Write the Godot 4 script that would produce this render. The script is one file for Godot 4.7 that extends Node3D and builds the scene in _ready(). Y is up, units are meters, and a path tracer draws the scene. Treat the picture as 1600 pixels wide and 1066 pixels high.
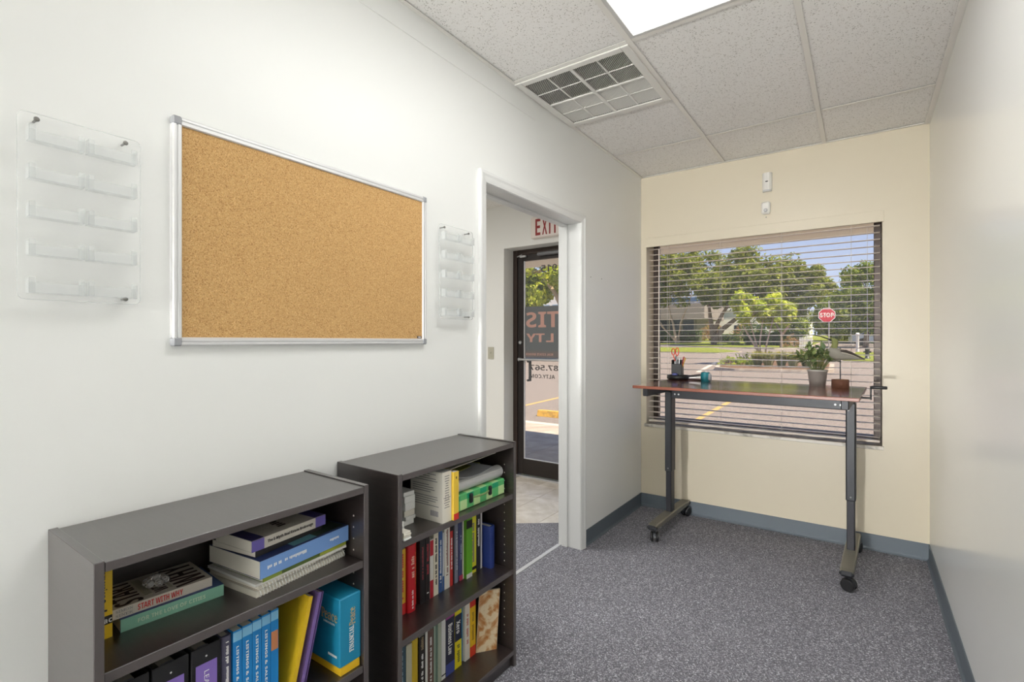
extends Node3D
# A small office: cork board, two bookcases, a crank desk at a window with blinds, a doorway to the lobby.

var M := {}
var used := {}
var rng := RandomNumberGenerator.new()
const XL := -1.42      # left wall
const XR := 0.322      # right wall
const ZB := -3.785     # window wall
const ZE := -4.005     # its outer face
const H := 2.557       # ceiling
const LX := -1.1
const LY := 0.55
const LZ := 6.6
const LE := 29.5  # energy of the added fill lamp
const TE := 2.2
const ZR := 7.6       # wall behind the camera, set far back to even the light
const XLL := -1.565    # lobby side of the left wall

func _ready():
	rng.seed = 7
	# ---- camera
	var cam = Camera3D.new()
	cam.name = "camera"
	cam.position = Vector3(0, 1.285, 0)
	cam.rotation.y = 0.612
	cam.fov = 68.7
	cam.near = 0.02
	cam.far = 400.0
	add_child(cam)
	cam.current = true
	# ---- sky, sun, exposure
	var sky_mat = ProceduralSkyMaterial.new()
	sky_mat.sky_top_color = Color(0.40, 0.53, 0.77)
	sky_mat.sky_horizon_color = Color(0.84, 0.87, 0.92)
	sky_mat.sky_curve = 0.16
	sky_mat.ground_bottom_color = Color(0.45, 0.42, 0.38)
	sky_mat.ground_horizon_color = Color(0.75, 0.74, 0.72)
	sky_mat.sky_energy_multiplier = 1.1
	sky_mat.sun_angle_max = 8.0
	var sky = Sky.new()
	sky.sky_material = sky_mat
	var env = Environment.new()
	env.background_mode = Environment.BG_SKY
	env.sky = sky
	env.tonemap_mode = Environment.TONE_MAPPER_LINEAR
	env.tonemap_exposure = 1.0
	env.sdfgi_enabled = true
	env.ssao_enabled = true
	env.ssil_enabled = true
	var we = WorldEnvironment.new()
	we.name = "environment"
	we.environment = env
	add_child(we)
	var sun = DirectionalLight3D.new()
	sun.name = "sun"
	sun.light_energy = 3.6
	sun.light_color = Color(1.0, 0.93, 0.82)
	sun.light_angular_distance = 0.6
	sun.shadow_enabled = true
	add_child(sun)
	sun.look_at_from_position(Vector3(0.6, 1.0, 0.2) * 50.0, Vector3.ZERO, Vector3.FORWARD)
	materials()
	print("materials ", Time.get_ticks_msec())
	shell()
	ceiling()
	lobby()
	window()
	outdoors()
	print("outdoors ", Time.get_ticks_msec())
	left_wall_things()
	desk()
	bookcase_things()
	print("done ", Time.get_ticks_msec())

# ------------------------------------------------------------------ helpers
func S():
	var st = SurfaceTool.new()
	st.begin(Mesh.PRIMITIVE_TRIANGLES)
	st.set_smooth_group(-1)
	return st

func poly(st, pts, out):
	var n = (pts[0] - pts[2]).cross(pts[0] - pts[1])
	if pts.size() == 4:
		n += (pts[0] - pts[3]).cross(pts[0] - pts[2])
	var flip = n.dot(out) < 0
	for i in range(1, pts.size() - 1):
		st.add_vertex(pts[0])
		if flip:
			st.add_vertex(pts[i + 1])
			st.add_vertex(pts[i])
		else:
			st.add_vertex(pts[i])
			st.add_vertex(pts[i + 1])

func box(st, c, s, b = 0.0, bs = Basis()):
	# box with chamfered edges, centre c, full size s
	st.set_smooth_group(-1)
	var h = s * 0.5
	b = minf(b, 0.49 * minf(s.x, minf(s.y, s.z)))
	var pt = func(sx, sy, sz, ax):
		var v = Vector3(sx * h.x, sy * h.y, sz * h.z)
		for k in 3:
			if k != ax:
				v[k] -= signf(v[k]) * b
		return c + bs * v
	var sg = [-1.0, 1.0]
	for ax in 3:
		for s0 in sg:
			var q = []
			for k in [[-1.0, -1.0], [1.0, -1.0], [1.0, 1.0], [-1.0, 1.0]]:
				var v = [0, 0, 0]
				v[ax] = s0
				v[(ax + 1) % 3] = k[0]
				v[(ax + 2) % 3] = k[1]
				q.append(pt.call(v[0], v[1], v[2], ax))
			var o = Vector3.ZERO
			o[ax] = s0
			poly(st, q, bs * o)
	if b <= 0.0:
		return
	for ax in 3:
		var a1 = (ax + 1) % 3
		var a2 = (ax + 2) % 3
		for s1 in sg:
			for s2 in sg:
				var q = []
				for e in [[-1.0, a1], [1.0, a1], [1.0, a2], [-1.0, a2]]:
					var v = [0, 0, 0]
					v[ax] = e[0]
					v[a1] = s1
					v[a2] = s2
					q.append(pt.call(v[0], v[1], v[2], e[1]))
				var o = Vector3.ZERO
				o[a1] = s1
				o[a2] = s2
				poly(st, q, bs * o)
	for sx in sg:
		for sy in sg:
			for sz in sg:
				poly(st, [pt.call(sx, sy, sz, 0), pt.call(sx, sy, sz, 1), pt.call(sx, sy, sz, 2)], bs * Vector3(sx, sy, sz))

func bmm(st, a, b, bev = 0.0):
	box(st, (a + b) * 0.5, (b - a).abs(), bev)

func frame_of(d):
	var z = d.normalized()
	var up = Vector3.UP if absf(z.y) < 0.95 else Vector3.RIGHT
	var x = up.cross(z).normalized()
	return Basis(x, z.cross(x), z)

func loft(st, rings, caps = true, smooth = true):
	st.set_smooth_group(0 if smooth else -1)
	var mid = []
	for r in rings:
		var m = Vector3.ZERO
		for p in r:
			m += p
		mid.append(m / r.size())
	var n = rings[0].size()
	for i in rings.size() - 1:
		for j in n:
			var j2 = (j + 1) % n
			var q = [rings[i][j], rings[i][j2], rings[i + 1][j2], rings[i + 1][j]]
			var out = (q[0] + q[1] + q[2] + q[3]) * 0.25 - (mid[i] + mid[i + 1]) * 0.5
			poly(st, [q[0], q[1], q[2]], out)
			poly(st, [q[0], q[2], q[3]], out)
	if caps:
		st.set_smooth_group(-1)
		poly(st, rings[0], mid[0] - mid[1])
		poly(st, rings[-1], mid[-1] - mid[-2])
	st.set_smooth_group(-1)

func tube(st, pts, r, n = 8, caps = true):
	var rings = []
	for i in pts.size():
		var d = pts[mini(i + 1, pts.size() - 1)] - pts[maxi(i - 1, 0)]
		var f = frame_of(d)
		var rad = r[i] if r is Array else r
		var ring = []
		for j in n:
			var a = TAU * j / n
			ring.append(pts[i] + (f.x * cos(a) + f.y * sin(a)) * rad)
		rings.append(ring)
	# keep the rings from twisting against each other
	for i in range(1, rings.size()):
		var best = 0
		var bd = 1e9
		for k in n:
			var dd = rings[i - 1][0].distance_to(rings[i][k])
			if dd < bd:
				bd = dd
				best = k
		var turned = []
		for k in n:
			turned.append(rings[i][(k + best) % n])
		rings[i] = turned
	loft(st, rings, caps)

func lathe(st, prof, n = 20, xf = Transform3D(), caps = true):
	var rings = []
	for p in prof:
		var ring = []
		for j in n:
			var a = TAU * j / n
			ring.append(xf * Vector3(cos(a) * p.x, p.y, sin(a) * p.x))
		rings.append(ring)
	st.set_smooth_group(0)
	var sg = 1.0 if prof[-1].y >= prof[0].y else -1.0
	for i in rings.size() - 1:
		var dr = prof[i + 1] - prof[i]
		for j in n:
			var j2 = (j + 1) % n
			var a = TAU * (j + 0.5) / n
			var out = xf.basis * Vector3(cos(a) * dr.y, -dr.x, sin(a) * dr.y) * sg
			st.set_smooth_group(i if absf(dr.x) > absf(dr.y) * 3.0 else 100)
			poly(st, [rings[i][j], rings[i][j2], rings[i + 1][j2]], out)
			poly(st, [rings[i][j], rings[i + 1][j2], rings[i + 1][j]], out)
	st.set_smooth_group(-1)
	if caps:
		var up = xf.basis * Vector3.UP
		if prof[0].x > 0.0005:
			poly(st, rings[0], -up if prof[-1].y >= prof[0].y else up)
		if prof[-1].x > 0.0005:
			poly(st, rings[-1], up if prof[-1].y >= prof[0].y else -up)

func extrude(st, pg, depth, xf):
	# polygon in the local xy plane, from z 0 to depth
	st.set_smooth_group(-1)
	var p2 = PackedVector2Array(pg)
	var tris = Geometry2D.triangulate_polygon(p2)
	for k in range(0, tris.size(), 3):
		for e in [[0.0, -1.0], [depth, 1.0]]:
			var t = []
			for m in 3:
				var v = p2[tris[k + m]]
				t.append(xf * Vector3(v.x, v.y, e[0]))
			poly(st, t, xf.basis * Vector3(0, 0, e[1] * signf(depth)))
	var cw = Geometry2D.is_polygon_clockwise(p2)
	for k in p2.size():
		var a = p2[k]
		var b = p2[(k + 1) % p2.size()]
		var nrm = Vector3(b.y - a.y, a.x - b.x, 0)
		if cw:
			nrm = -nrm
		poly(st, [xf * Vector3(a.x, a.y, 0), xf * Vector3(b.x, b.y, 0), xf * Vector3(b.x, b.y, depth), xf * Vector3(a.x, a.y, depth)], xf.basis * nrm)

func mesh_of(st):
	st.generate_normals()
	return st.commit()

func numbered(called):
	if not used.has(called):
		used[called] = 0
		return called
	used[called] += 1
	return "%s_%03d" % [called, used[called]]

func put(called, mesh, mat, parent, at = Transform3D(), label = ""):
	var o = MeshInstance3D.new()
	o.mesh = mesh
	o.material_override = mat
	o.transform = at
	if parent == self:
		o.name = numbered(called)
		add_child(o)
	else:
		o.name = called
		parent.add_child(o, true)
	if label != "":
		o.set_meta("label", label)
	return o

func obj(called, st, mat, parent = self, label = ""):
	return put(called, mesh_of(st), mat, parent, Transform3D(), label)

func thing(called, label, category, at = Vector3.ZERO, turn = 0.0, group = ""):
	var o = Node3D.new()
	o.name = numbered(called)
	add_child(o)
	o.position = at
	o.rotation.y = turn
	tag(o, label, category, group)
	return o

func tag(o, label, category, group = ""):
	o.set_meta("label", label)
	o.set_meta("category", category)
	if group != "":
		o.set_meta("group", group)
	return o

func setting(called, label = ""):
	var o = Node3D.new()
	o.name = called
	add_child(o)
	o.set_meta("kind", "structure")
	o.set_meta("label", label)
	o.set_meta("category", called.split("_")[0])
	return o

func struct(called, st, mat, label):
	var o = obj(called, st, mat, self)
	o.set_meta("kind", "structure")
	o.set_meta("label", label)
	o.set_meta("category", called.split("_")[0])
	return o

var fonts := {}
func font(kind = "Droid Sans", weight = 400):
	var key = kind + str(weight)
	if not fonts.has(key):
		var f = SystemFont.new()
		f.font_names = PackedStringArray([kind])
		f.font_weight = weight
		fonts[key] = f
	return fonts[key]

func letters(parent, s, at, right, up, height, mat, maxlen = 0.0, kind = "Droid Sans", weight = 700, called = "lettering", fixlen = false):
	# flat lettering a fraction of a millimetre thick, centred on at
	var t = TextMesh.new()
	t.font = font(kind, weight)
	t.text = s
	t.font_size = 24
	t.pixel_size = 0.01
	t.curve_step = 3.0
	t.depth = 0.04
	var bb = t.get_aabb()
	var sy = height / bb.size.y
	var sx = sy
	if maxlen > 0.0 and (fixlen or bb.size.x * sx > maxlen):
		sx = maxlen / bb.size.x
	var c = bb.get_center()
	var nrm = right.cross(up)
	var bs = Basis(right * sx, up * sy, nrm * 0.01)
	var xf = Transform3D(bs, at - bs * Vector3(c.x, c.y, 0))
	return put(called, t, mat, parent, xf)

# ------------------------------------------------------------------ materials
func mat(called, color, rough = 0.6, metal = 0.0, spec = 0.5):
	var m = StandardMaterial3D.new()
	m.albedo_color = color
	m.roughness = rough
	m.metallic = metal
	m.metallic_specular = spec
	m.resource_name = called
	M[called] = m
	return m

func c8(r, g, b):
	return Color(r / 255.0, g / 255.0, b / 255.0)

func tri_tex(m, size, world = true):
	m.uv1_triplanar = true
	m.uv1_world_triplanar = world
	m.uv1_scale = Vector3.ONE / size
	m.uv1_triplanar_sharpness = 8.0

func tex(img):
	img.generate_mipmaps()
	return ImageTexture.create_from_image(img)

func noise(freq, oct = 4, sd = 1):
	var n = FastNoiseLite.new()
	n.noise_type = FastNoiseLite.TYPE_SIMPLEX_SMOOTH
	n.frequency = freq
	n.fractal_octaves = oct
	n.seed = sd
	return n

func tiled(cycles, oct, sd, size):
	# a seamless grey image of noise, values 0..1, so many cycles across
	var n = noise(1.0, oct, sd)
	var r = cycles / TAU
	var im = Image.create(size, size, false, Image.FORMAT_RF)
	for y in size:
		var v = TAU * y / size
		for x in size:
			var u = TAU * x / size
			var w = n.get_noise_3d(cos(u) * r + 7.0, sin(u) * r + cos(v) * r, sin(v) * r)
			im.set_pixel(x, y, Color(clampf(w * 0.5 + 0.5, 0.0, 1.0), 0, 0))
	return im

func ramp_image(g, a, b, lo = 0.0, hi = 1.0):
	var s = g.get_width()
	var im = Image.create(s, g.get_height(), false, Image.FORMAT_RGB8)
	for y in g.get_height():
		for x in s:
			var t = clampf((g.get_pixel(x, y).r - lo) / (hi - lo), 0.0, 1.0)
			im.set_pixel(x, y, a.lerp(b, t))
	return im

func speckle(size, base, count, colors, rmin, rmax, jitter = 0.0, elong = 1.0):
	# small blobs of the given colours scattered on a base: [colour image, height image]
	var im = Image.create(size, size, false, Image.FORMAT_RGB8)
	var hm = Image.create(size, size, false, Image.FORMAT_L8)
	im.fill(base)
	hm.fill(Color(0.35, 0.35, 0.35))
	for i in count:
		var c = colors[rng.randi() % colors.size()]
		var j = 1.0 + rng.randf_range(-jitter, jitter)
		c = Color(c.r * j, c.g * j, c.b * j)
		var r = rng.randf_range(rmin, rmax)
		var e = rng.randf_range(1.0, elong)
		var an = rng.randf() * PI
		var ca = cos(an)
		var sa = sin(an)
		var px = rng.randf() * size
		var py = rng.randf() * size
		var hh = rng.randf_range(0.5, 1.0)
		var k = int(ceil(r * e))
		for dy in range(-k, k + 1):
			for dx in range(-k, k + 1):
				var a = (dx * ca + dy * sa) / e
				var b = -dx * sa + dy * ca
				if a * a + b * b <= r * r:
					var x = posmod(int(px) + dx, size)
					var y = posmod(int(py) + dy, size)
					im.set_pixel(x, y, c)
					hm.set_pixel(x, y, Color(hh, hh, hh))
	return [im, hm]

func normal_of(hm, strength):
	var n = hm.duplicate()
	n.convert(Image.FORMAT_RGBA8)
	n.bump_map_to_normal_map(strength)
	return tex(n)

func materials():
	# painted walls: a roller's orange peel
	var peel = tiled(24.0, 2, 3, 256)
	var peel_n = normal_of(peel, 1.2)
	for w in [["wall", c8(241, 242, 239), 0.42], ["wall_sheen", c8(241, 242, 239), 0.2], ["wall_warm_cast", c8(216, 206, 184), 0.35], ["wall_lobby", c8(241, 240, 235), 0.5]]:  # window wall's yellower tone is the light's warm cast, put into the paint
		var m = mat(w[0], w[1], w[2])
		m.normal_enabled = true
		m.normal_texture = peel_n
		m.normal_scale = 0.06
		tri_tex(m, 0.12)
	mat("trim", c8(233, 234, 232), 0.32)
	mat("white_plastic", c8(232, 230, 224), 0.4)
	mat("sensor_lens", c8(205, 205, 205), 0.3)
	mat("grid", c8(238, 235, 228), 0.45)
	# ceiling tile: white face with pits of grey fibre, the shadow in them painted into the colour
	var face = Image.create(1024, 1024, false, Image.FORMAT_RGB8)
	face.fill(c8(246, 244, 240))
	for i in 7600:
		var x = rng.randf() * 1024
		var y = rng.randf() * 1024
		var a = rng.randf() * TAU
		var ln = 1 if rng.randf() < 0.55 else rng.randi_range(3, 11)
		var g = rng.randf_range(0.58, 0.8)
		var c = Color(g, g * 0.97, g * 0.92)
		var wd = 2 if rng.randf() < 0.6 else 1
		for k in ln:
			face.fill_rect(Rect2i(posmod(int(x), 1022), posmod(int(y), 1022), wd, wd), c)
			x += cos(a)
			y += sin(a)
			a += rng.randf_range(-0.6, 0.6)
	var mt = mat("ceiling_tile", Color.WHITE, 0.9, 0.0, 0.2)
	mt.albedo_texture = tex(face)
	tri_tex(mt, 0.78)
	# carpet
	var cp = speckle(768, c8(116, 115, 122), 46000, [c8(136, 136, 142), c8(152, 152, 159), c8(124, 124, 130), c8(170, 170, 178), c8(196, 196, 204), c8(146, 146, 154), c8(116, 116, 122)], 1.0, 2.2, 0.1, 2.2)
	var mc = mat("carpet", Color(1, 1, 1), 0.95, 0.0, 0.15)
	mc.albedo_texture = tex(cp[0])
	mc.normal_enabled = true
	mc.normal_texture = normal_of(cp[1], 3.0)
	mc.normal_scale = 0.8
	tri_tex(mc, 0.86)
	mat("cove_base", c8(94, 104, 113), 0.42)
	# lobby tile
	var st_ = tiled(5.0, 5, 12, 256)
	for k in 3:
		var mm = mat("floor_tile_%d" % k, Color(1, 1, 1), 0.3)
		mm.albedo_texture = tex(ramp_image(st_, c8(218 - 5 * k, 208 - 5 * k, 194 - 5 * k), c8(240 - 3 * k, 232 - 3 * k, 222 - 3 * k), 0.25, 0.75))
		tri_tex(mm, 0.5 + 0.13 * k)
	mat("grout", c8(176, 164, 148), 0.9)
	mat("alu", c8(205, 206, 208), 0.32, 0.75)
	mat("alu_matte", c8(224, 224, 224), 0.4, 0.35)
	mat("corner_grey", c8(158, 160, 164), 0.5)
	mat("steel", c8(150, 150, 150), 0.28, 0.9)
	mat("screw", c8(128, 126, 122), 0.35, 0.6)
	# cork
	var ck = speckle(640, c8(202, 163, 110), 34000, [c8(212, 174, 120), c8(196, 155, 102), c8(205, 166, 113), c8(217, 181, 128), c8(190, 148, 96), c8(204, 164, 110), c8(166, 124, 78)], 0.9, 2.4, 0.05, 1.8)
	var mk = mat("cork", Color(1, 1, 1), 0.92, 0.0, 0.2)
	mk.albedo_texture = tex(ck[0])
	mk.normal_enabled = true
	mk.normal_texture = normal_of(ck[1], 1.5)
	mk.normal_scale = 0.4
	tri_tex(mk, 0.34)
	# clear acrylic
	var ac = mat("acrylic", Color(0.95, 0.97, 0.97, 0.06), 0.04)
	ac.transparency = BaseMaterial3D.TRANSPARENCY_ALPHA
	var ae = mat("acrylic_edge", Color(0.9, 0.92, 0.92, 0.2), 0.1)
	ae.transparency = BaseMaterial3D.TRANSPARENCY_ALPHA
	var gl = mat("glass", Color(0.93, 0.96, 0.96, 0.05), 0.0)
	gl.transparency = BaseMaterial3D.TRANSPARENCY_ALPHA
	gl.metallic_specular = 0.12
	# dark laminate
	var gr = Image.create(512, 512, false, Image.FORMAT_RF)
	var n1 = noise(0.02, 4, 21)
	for y in 512:
		for x in 512:
			var e = minf(1.0, minf(y, 511 - y) / 30.0)
			var w = n1.get_noise_2d(x * 0.35, y * 5.0) * e + n1.get_noise_2d(x * 2.0 + 900.0, y * 16.0) * 0.5
			gr.set_pixel(x, y, Color(clampf(w * 0.6 + 0.5, 0, 1), 0, 0))
	var ml = mat("laminate", Color(1, 1, 1), 0.36, 0.0, 0.5)
	ml.albedo_texture = tex(ramp_image(gr, c8(34, 28, 27), c8(54, 45, 43)))
	ml.clearcoat_enabled = true
	ml.clearcoat = 1.0
	ml.clearcoat_roughness = 0.3
	tri_tex(ml, 0.6, false)
	mat("laminate_edge", c8(86, 80, 79), 0.4)
	mat("pin", c8(210, 205, 195), 0.4)
	var mw = mat("cherry", Color(1, 1, 1), 0.2, 0.0, 0.5)
	mw.albedo_texture = tex(ramp_image(gr, c8(104, 52, 34), c8(152, 84, 56), 0.2, 0.8))
	mw.clearcoat_enabled = true
	mw.clearcoat = 1.0
	mw.clearcoat_roughness = 0.1
	mw.uv1_offset = Vector3(0.3, 0.2, 0.1)
	tri_tex(mw, 0.9, false)
	mat("cherry_edge", c8(128, 70, 50), 0.35)
	mat("charcoal", c8(42, 44, 49), 0.42, 0.25)
	mat("charcoal_inner", c8(36, 36, 42), 0.4, 0.3)
	mat("taupe_metal", c8(122, 119, 108), 0.38, 0.35)
	mat("black_plastic", c8(26, 26, 28), 0.4)
	mat("grey_plastic", c8(120, 120, 122), 0.35)
	# blind and window
	mat("slat", c8(230, 218, 206), 0.42)
	mat("cord", c8(214, 208, 200), 0.8)
	mat("bronze", c8(62, 50, 44), 0.4, 0.3)
	mat("bronze_dark", c8(44, 38, 36), 0.45, 0.3)
	var mb = mat("marble", Color(1, 1, 1), 0.25)
	mb.albedo_texture = tex(ramp_image(tiled(6.0, 5, 31, 256), c8(158, 152, 142), c8(222, 216, 205), 0.28, 0.5))
	tri_tex(mb, 0.7)
	# outdoors
	var asp = speckle(512, c8(122, 115, 112), 26000, [c8(134, 126, 122), c8(113, 106, 103), c8(146, 138, 133), c8(123, 115, 111), c8(98, 92, 90)], 0.7, 1.8, 0.06, 1.4)
	var ma = mat("asphalt", Color(1, 1, 1), 0.95, 0.0, 0.2)
	ma.albedo_texture = tex(asp[0])
	tri_tex(ma, 3.0)
	ma.detail_enabled = true
	ma.detail_blend_mode = BaseMaterial3D.BLEND_MODE_MUL
	mat("asphalt_dark", c8(96, 89, 88), 0.95, 0.0, 0.2)
	var mcn = mat("concrete", Color(1, 1, 1), 0.9, 0.0, 0.2)
	mcn.albedo_texture = tex(ramp_image(tiled(7.0, 5, 41, 256), c8(150, 140, 132), c8(178, 168, 158), 0.25, 0.75))
	tri_tex(mcn, 2.0)
	mat("white_line", c8(186, 178, 168), 0.8)
	mat("yellow_line", c8(176, 146, 88), 0.8)
	var my = mat("yellow_kerb", Color(1, 1, 1), 0.8)
	my.albedo_texture = tex(ramp_image(tiled(8.0, 5, 44, 256), c8(146, 114, 52), c8(200, 158, 64), 0.2, 0.5))
	tri_tex(my, 0.8)
	var mg = mat("lawn", Color(1, 1, 1), 0.95, 0.0, 0.1)
	mg.albedo_texture = tex(ramp_image(tiled(22.0, 5, 51, 256), c8(86, 98, 40), c8(138, 144, 70), 0.25, 0.75))
	tri_tex(mg, 5.0)
	var mu = mat("mulch", Color(1, 1, 1), 0.95, 0.0, 0.1)
	mu.albedo_texture = tex(ramp_image(tiled(26.0, 4, 52, 256), c8(84, 66, 54), c8(122, 100, 84), 0.25, 0.75))
	tri_tex(mu, 2.0)
	var mbk = mat("bark", Color(1, 1, 1), 0.9, 0.0, 0.2)
	mbk.albedo_texture = tex(ramp_image(tiled(10.0, 4, 53, 128), c8(96, 78, 64), c8(164, 142, 122), 0.25, 0.75))
	tri_tex(mbk, 0.8)
	mat("bark_pale", c8(186, 164, 142), 0.85, 0.0, 0.2)
	var lf = mat("leaf", Color(1, 1, 1), 0.55, 0.0, 0.3)
	lf.vertex_color_use_as_albedo = true
	lf.backlight_enabled = true
	lf.backlight = Color(1.0, 1.0, 0.5)
	lf.cull_mode = BaseMaterial3D.CULL_DISABLED
	mat("soffit", c8(250, 242, 222), 0.8)
	mat("stucco_grey", c8(128, 120, 116), 0.9)
	mat("blue_roof", c8(70, 96, 132), 0.6)
	mat("dark_glass", c8(38, 46, 66), 0.1)
	mat("white_stucco", c8(216, 214, 210), 0.85)
	mat("stop_red", c8(192, 40, 58), 0.5)
	mat("sign_white", c8(238, 232, 226), 0.5)
	mat("galvanised_post", c8(170, 166, 160), 0.5, 0.4)
	mat("car_blue", c8(120, 132, 150), 0.3, 0.3)
	# printed things
	mat("paper", c8(226, 221, 208), 0.85)
	mat("paper_white", c8(236, 236, 232), 0.8)
	mat("ink_black", c8(30, 24, 24), 0.6)
	mat("ink_brown", c8(52, 30, 26), 0.6)
	mat("ink_red", c8(204, 48, 44), 0.6)
	mat("ink_white", c8(240, 240, 236), 0.6)
	mat("ink_gold", c8(214, 176, 104), 0.45)
	mat("ink_grey", c8(128, 128, 128), 0.6)
	mat("ink_teal", c8(170, 210, 204), 0.6)
	mat("exit_red", c8(150, 34, 34), 0.5)
	mat("exit_face", c8(238, 226, 218), 0.4)
	mat("film_grey", c8(84, 86, 88), 0.4)
	mat("film_brown", c8(104, 88, 82), 0.4)
	mat("film_pink", c8(206, 150, 132), 0.5)
	mat("switch_plate", c8(190, 186, 168), 0.4)
	mat("lamp_housing", c8(206, 205, 202), 0.45)
	var le = mat("lamp_lens", c8(245, 246, 248), 0.5)
	le.emission_enabled = true
	le.emission = Color(0.97, 0.985, 1.0)
	le.emission_energy_multiplier = 1.0

func flat(r, g, b, rough = 0.5):
	# a plain printed colour, shared by everything that has it
	var key = "print_%d_%d_%d" % [r, g, b]
	if not M.has(key):
		mat(key, c8(r, g, b), rough)
	return M[key]

# ------------------------------------------------------------------ the room
func shell():
	var st = S()
	bmm(st, Vector3(XLL, -0.1, ZB), Vector3(XR, 0.0, ZR))
	struct("floor", st, M.carpet, "grey flecked carpet covering the office floor")
	# left wall with the doorway
	st = S()
	bmm(st, Vector3(XLL, 0, -1.79), Vector3(XL, 2.85, ZR))
	bmm(st, Vector3(XLL, 0, ZB), Vector3(XL, 2.85, -2.77))
	bmm(st, Vector3(XLL, 2.03, -2.77), Vector3(XL, 2.85, -1.79))
	var wl = struct("wall_left", st, M.wall, "off-white painted wall with the cork board and the doorway")
	for p in [[1.694, -2.898], [1.698, -3.061]]:
		st = S()
		lathe(st, [Vector2(0.0035, 0), Vector2(0.0035, 0.0012), Vector2(0.001, 0.0014)], 8, Transform3D(Basis(Vector3(0, 0, 1), -PI / 2), Vector3(XL, p[0], p[1])))
		obj("wall_plug", st, M.screw, wl)
	st = S()
	bmm(st, Vector3(XR, 0, ZE), Vector3(XR + 0.15, 2.85, ZR))
	struct("wall_right", st, M.wall_sheen, "plain off-white painted wall on the right")
	st = S()
	bmm(st, Vector3(XLL, 0, ZR), Vector3(XR, 2.85, ZR + 0.15))
	struct("wall_rear", st, M.wall, "off-white wall behind the viewer")
	# window wall
	st = S()
	bmm(st, Vector3(XLL, -0.3, ZE), Vector3(-1.377, 2.85, ZB))
	bmm(st, Vector3(0.1, -0.3, ZE), Vector3(XR, 2.85, ZB))
	bmm(st, Vector3(-1.377, -0.3, ZE), Vector3(0.1, 0.625, ZB))
	bmm(st, Vector3(-1.377, 2.075, ZE), Vector3(0.1, 2.85, ZB))
	struct("wall_back", st, M.wall_warm_cast, "wall around the window, warm cast of the light put into its cream tone")
	# roof over office and lobby
	st = S()
	bmm(st, Vector3(-5.0, 2.85, ZE), Vector3(XR + 0.15, 3.0, ZR + 0.15))
	struct("roof_slab", st, M.white_stucco, "flat roof deck above the ceiling")
	# raised strip along the top of the left wall
	st = S()
	bmm(st, Vector3(XL, 2.455, -2.25), Vector3(XL + 0.003, H, ZR), 0.0008)
	struct("trim_1", st, M.wall, "flat painted strip along the top of the left wall")
	cove("baseboard_left", [Vector3(XL, 0, -2.792), Vector3(XL, 0, ZB)], Vector3(1, 0, 0), 0.0, "slate grey vinyl cove base between doorway and window wall")
	cove("baseboard_front", [Vector3(XL, 0, ZR), Vector3(XL, 0, -0.29)], Vector3(1, 0, 0), 0.0, "slate grey vinyl cove base left of the bookcases")
	cove("baseboard_back", [Vector3(XL, 0, ZB), Vector3(XR, 0, ZB)], Vector3(0, 0, 1), 0.0, "slate grey vinyl cove base under the window")
	cove("baseboard_right", [Vector3(XR, 0, ZB), Vector3(XR, 0, ZR)], Vector3(-1, 0, 0), 0.004, "wavy slate grey vinyl cove base along the right wall")
	doorway()

func cove(called, ends, out, wave, label):
	var st = S()
	var prof = [Vector2(0, 0), Vector2(0.013, 0), Vector2(0.013, 0.003), Vector2(0.008, 0.008), Vector2(0.0045, 0.016), Vector2(0.0035, 0.096), Vector2(0.002, 0.098), Vector2(0, 0.098)]
	var n = 40 if wave > 0.0 else 1
	var rings = []
	for i in n + 1:
		var t = float(i) / n
		var p = ends[0].lerp(ends[1], t)
		var w = wave * (0.5 + 0.5 * sin(t * 31.0) * sin(t * 13.0 + 1.0)) if wave > 0.0 else 0.0
		var ring = []
		for q in prof:
			var off = q.x + (w * (1.0 - q.y / 0.12) if q.x > 0.0 else 0.0)
			ring.append(p + out * off + Vector3.UP * q.y)
		rings.append(ring)
	loft(st, rings, true, false)
	return struct(called, st, M.cove_base, label)

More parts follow.
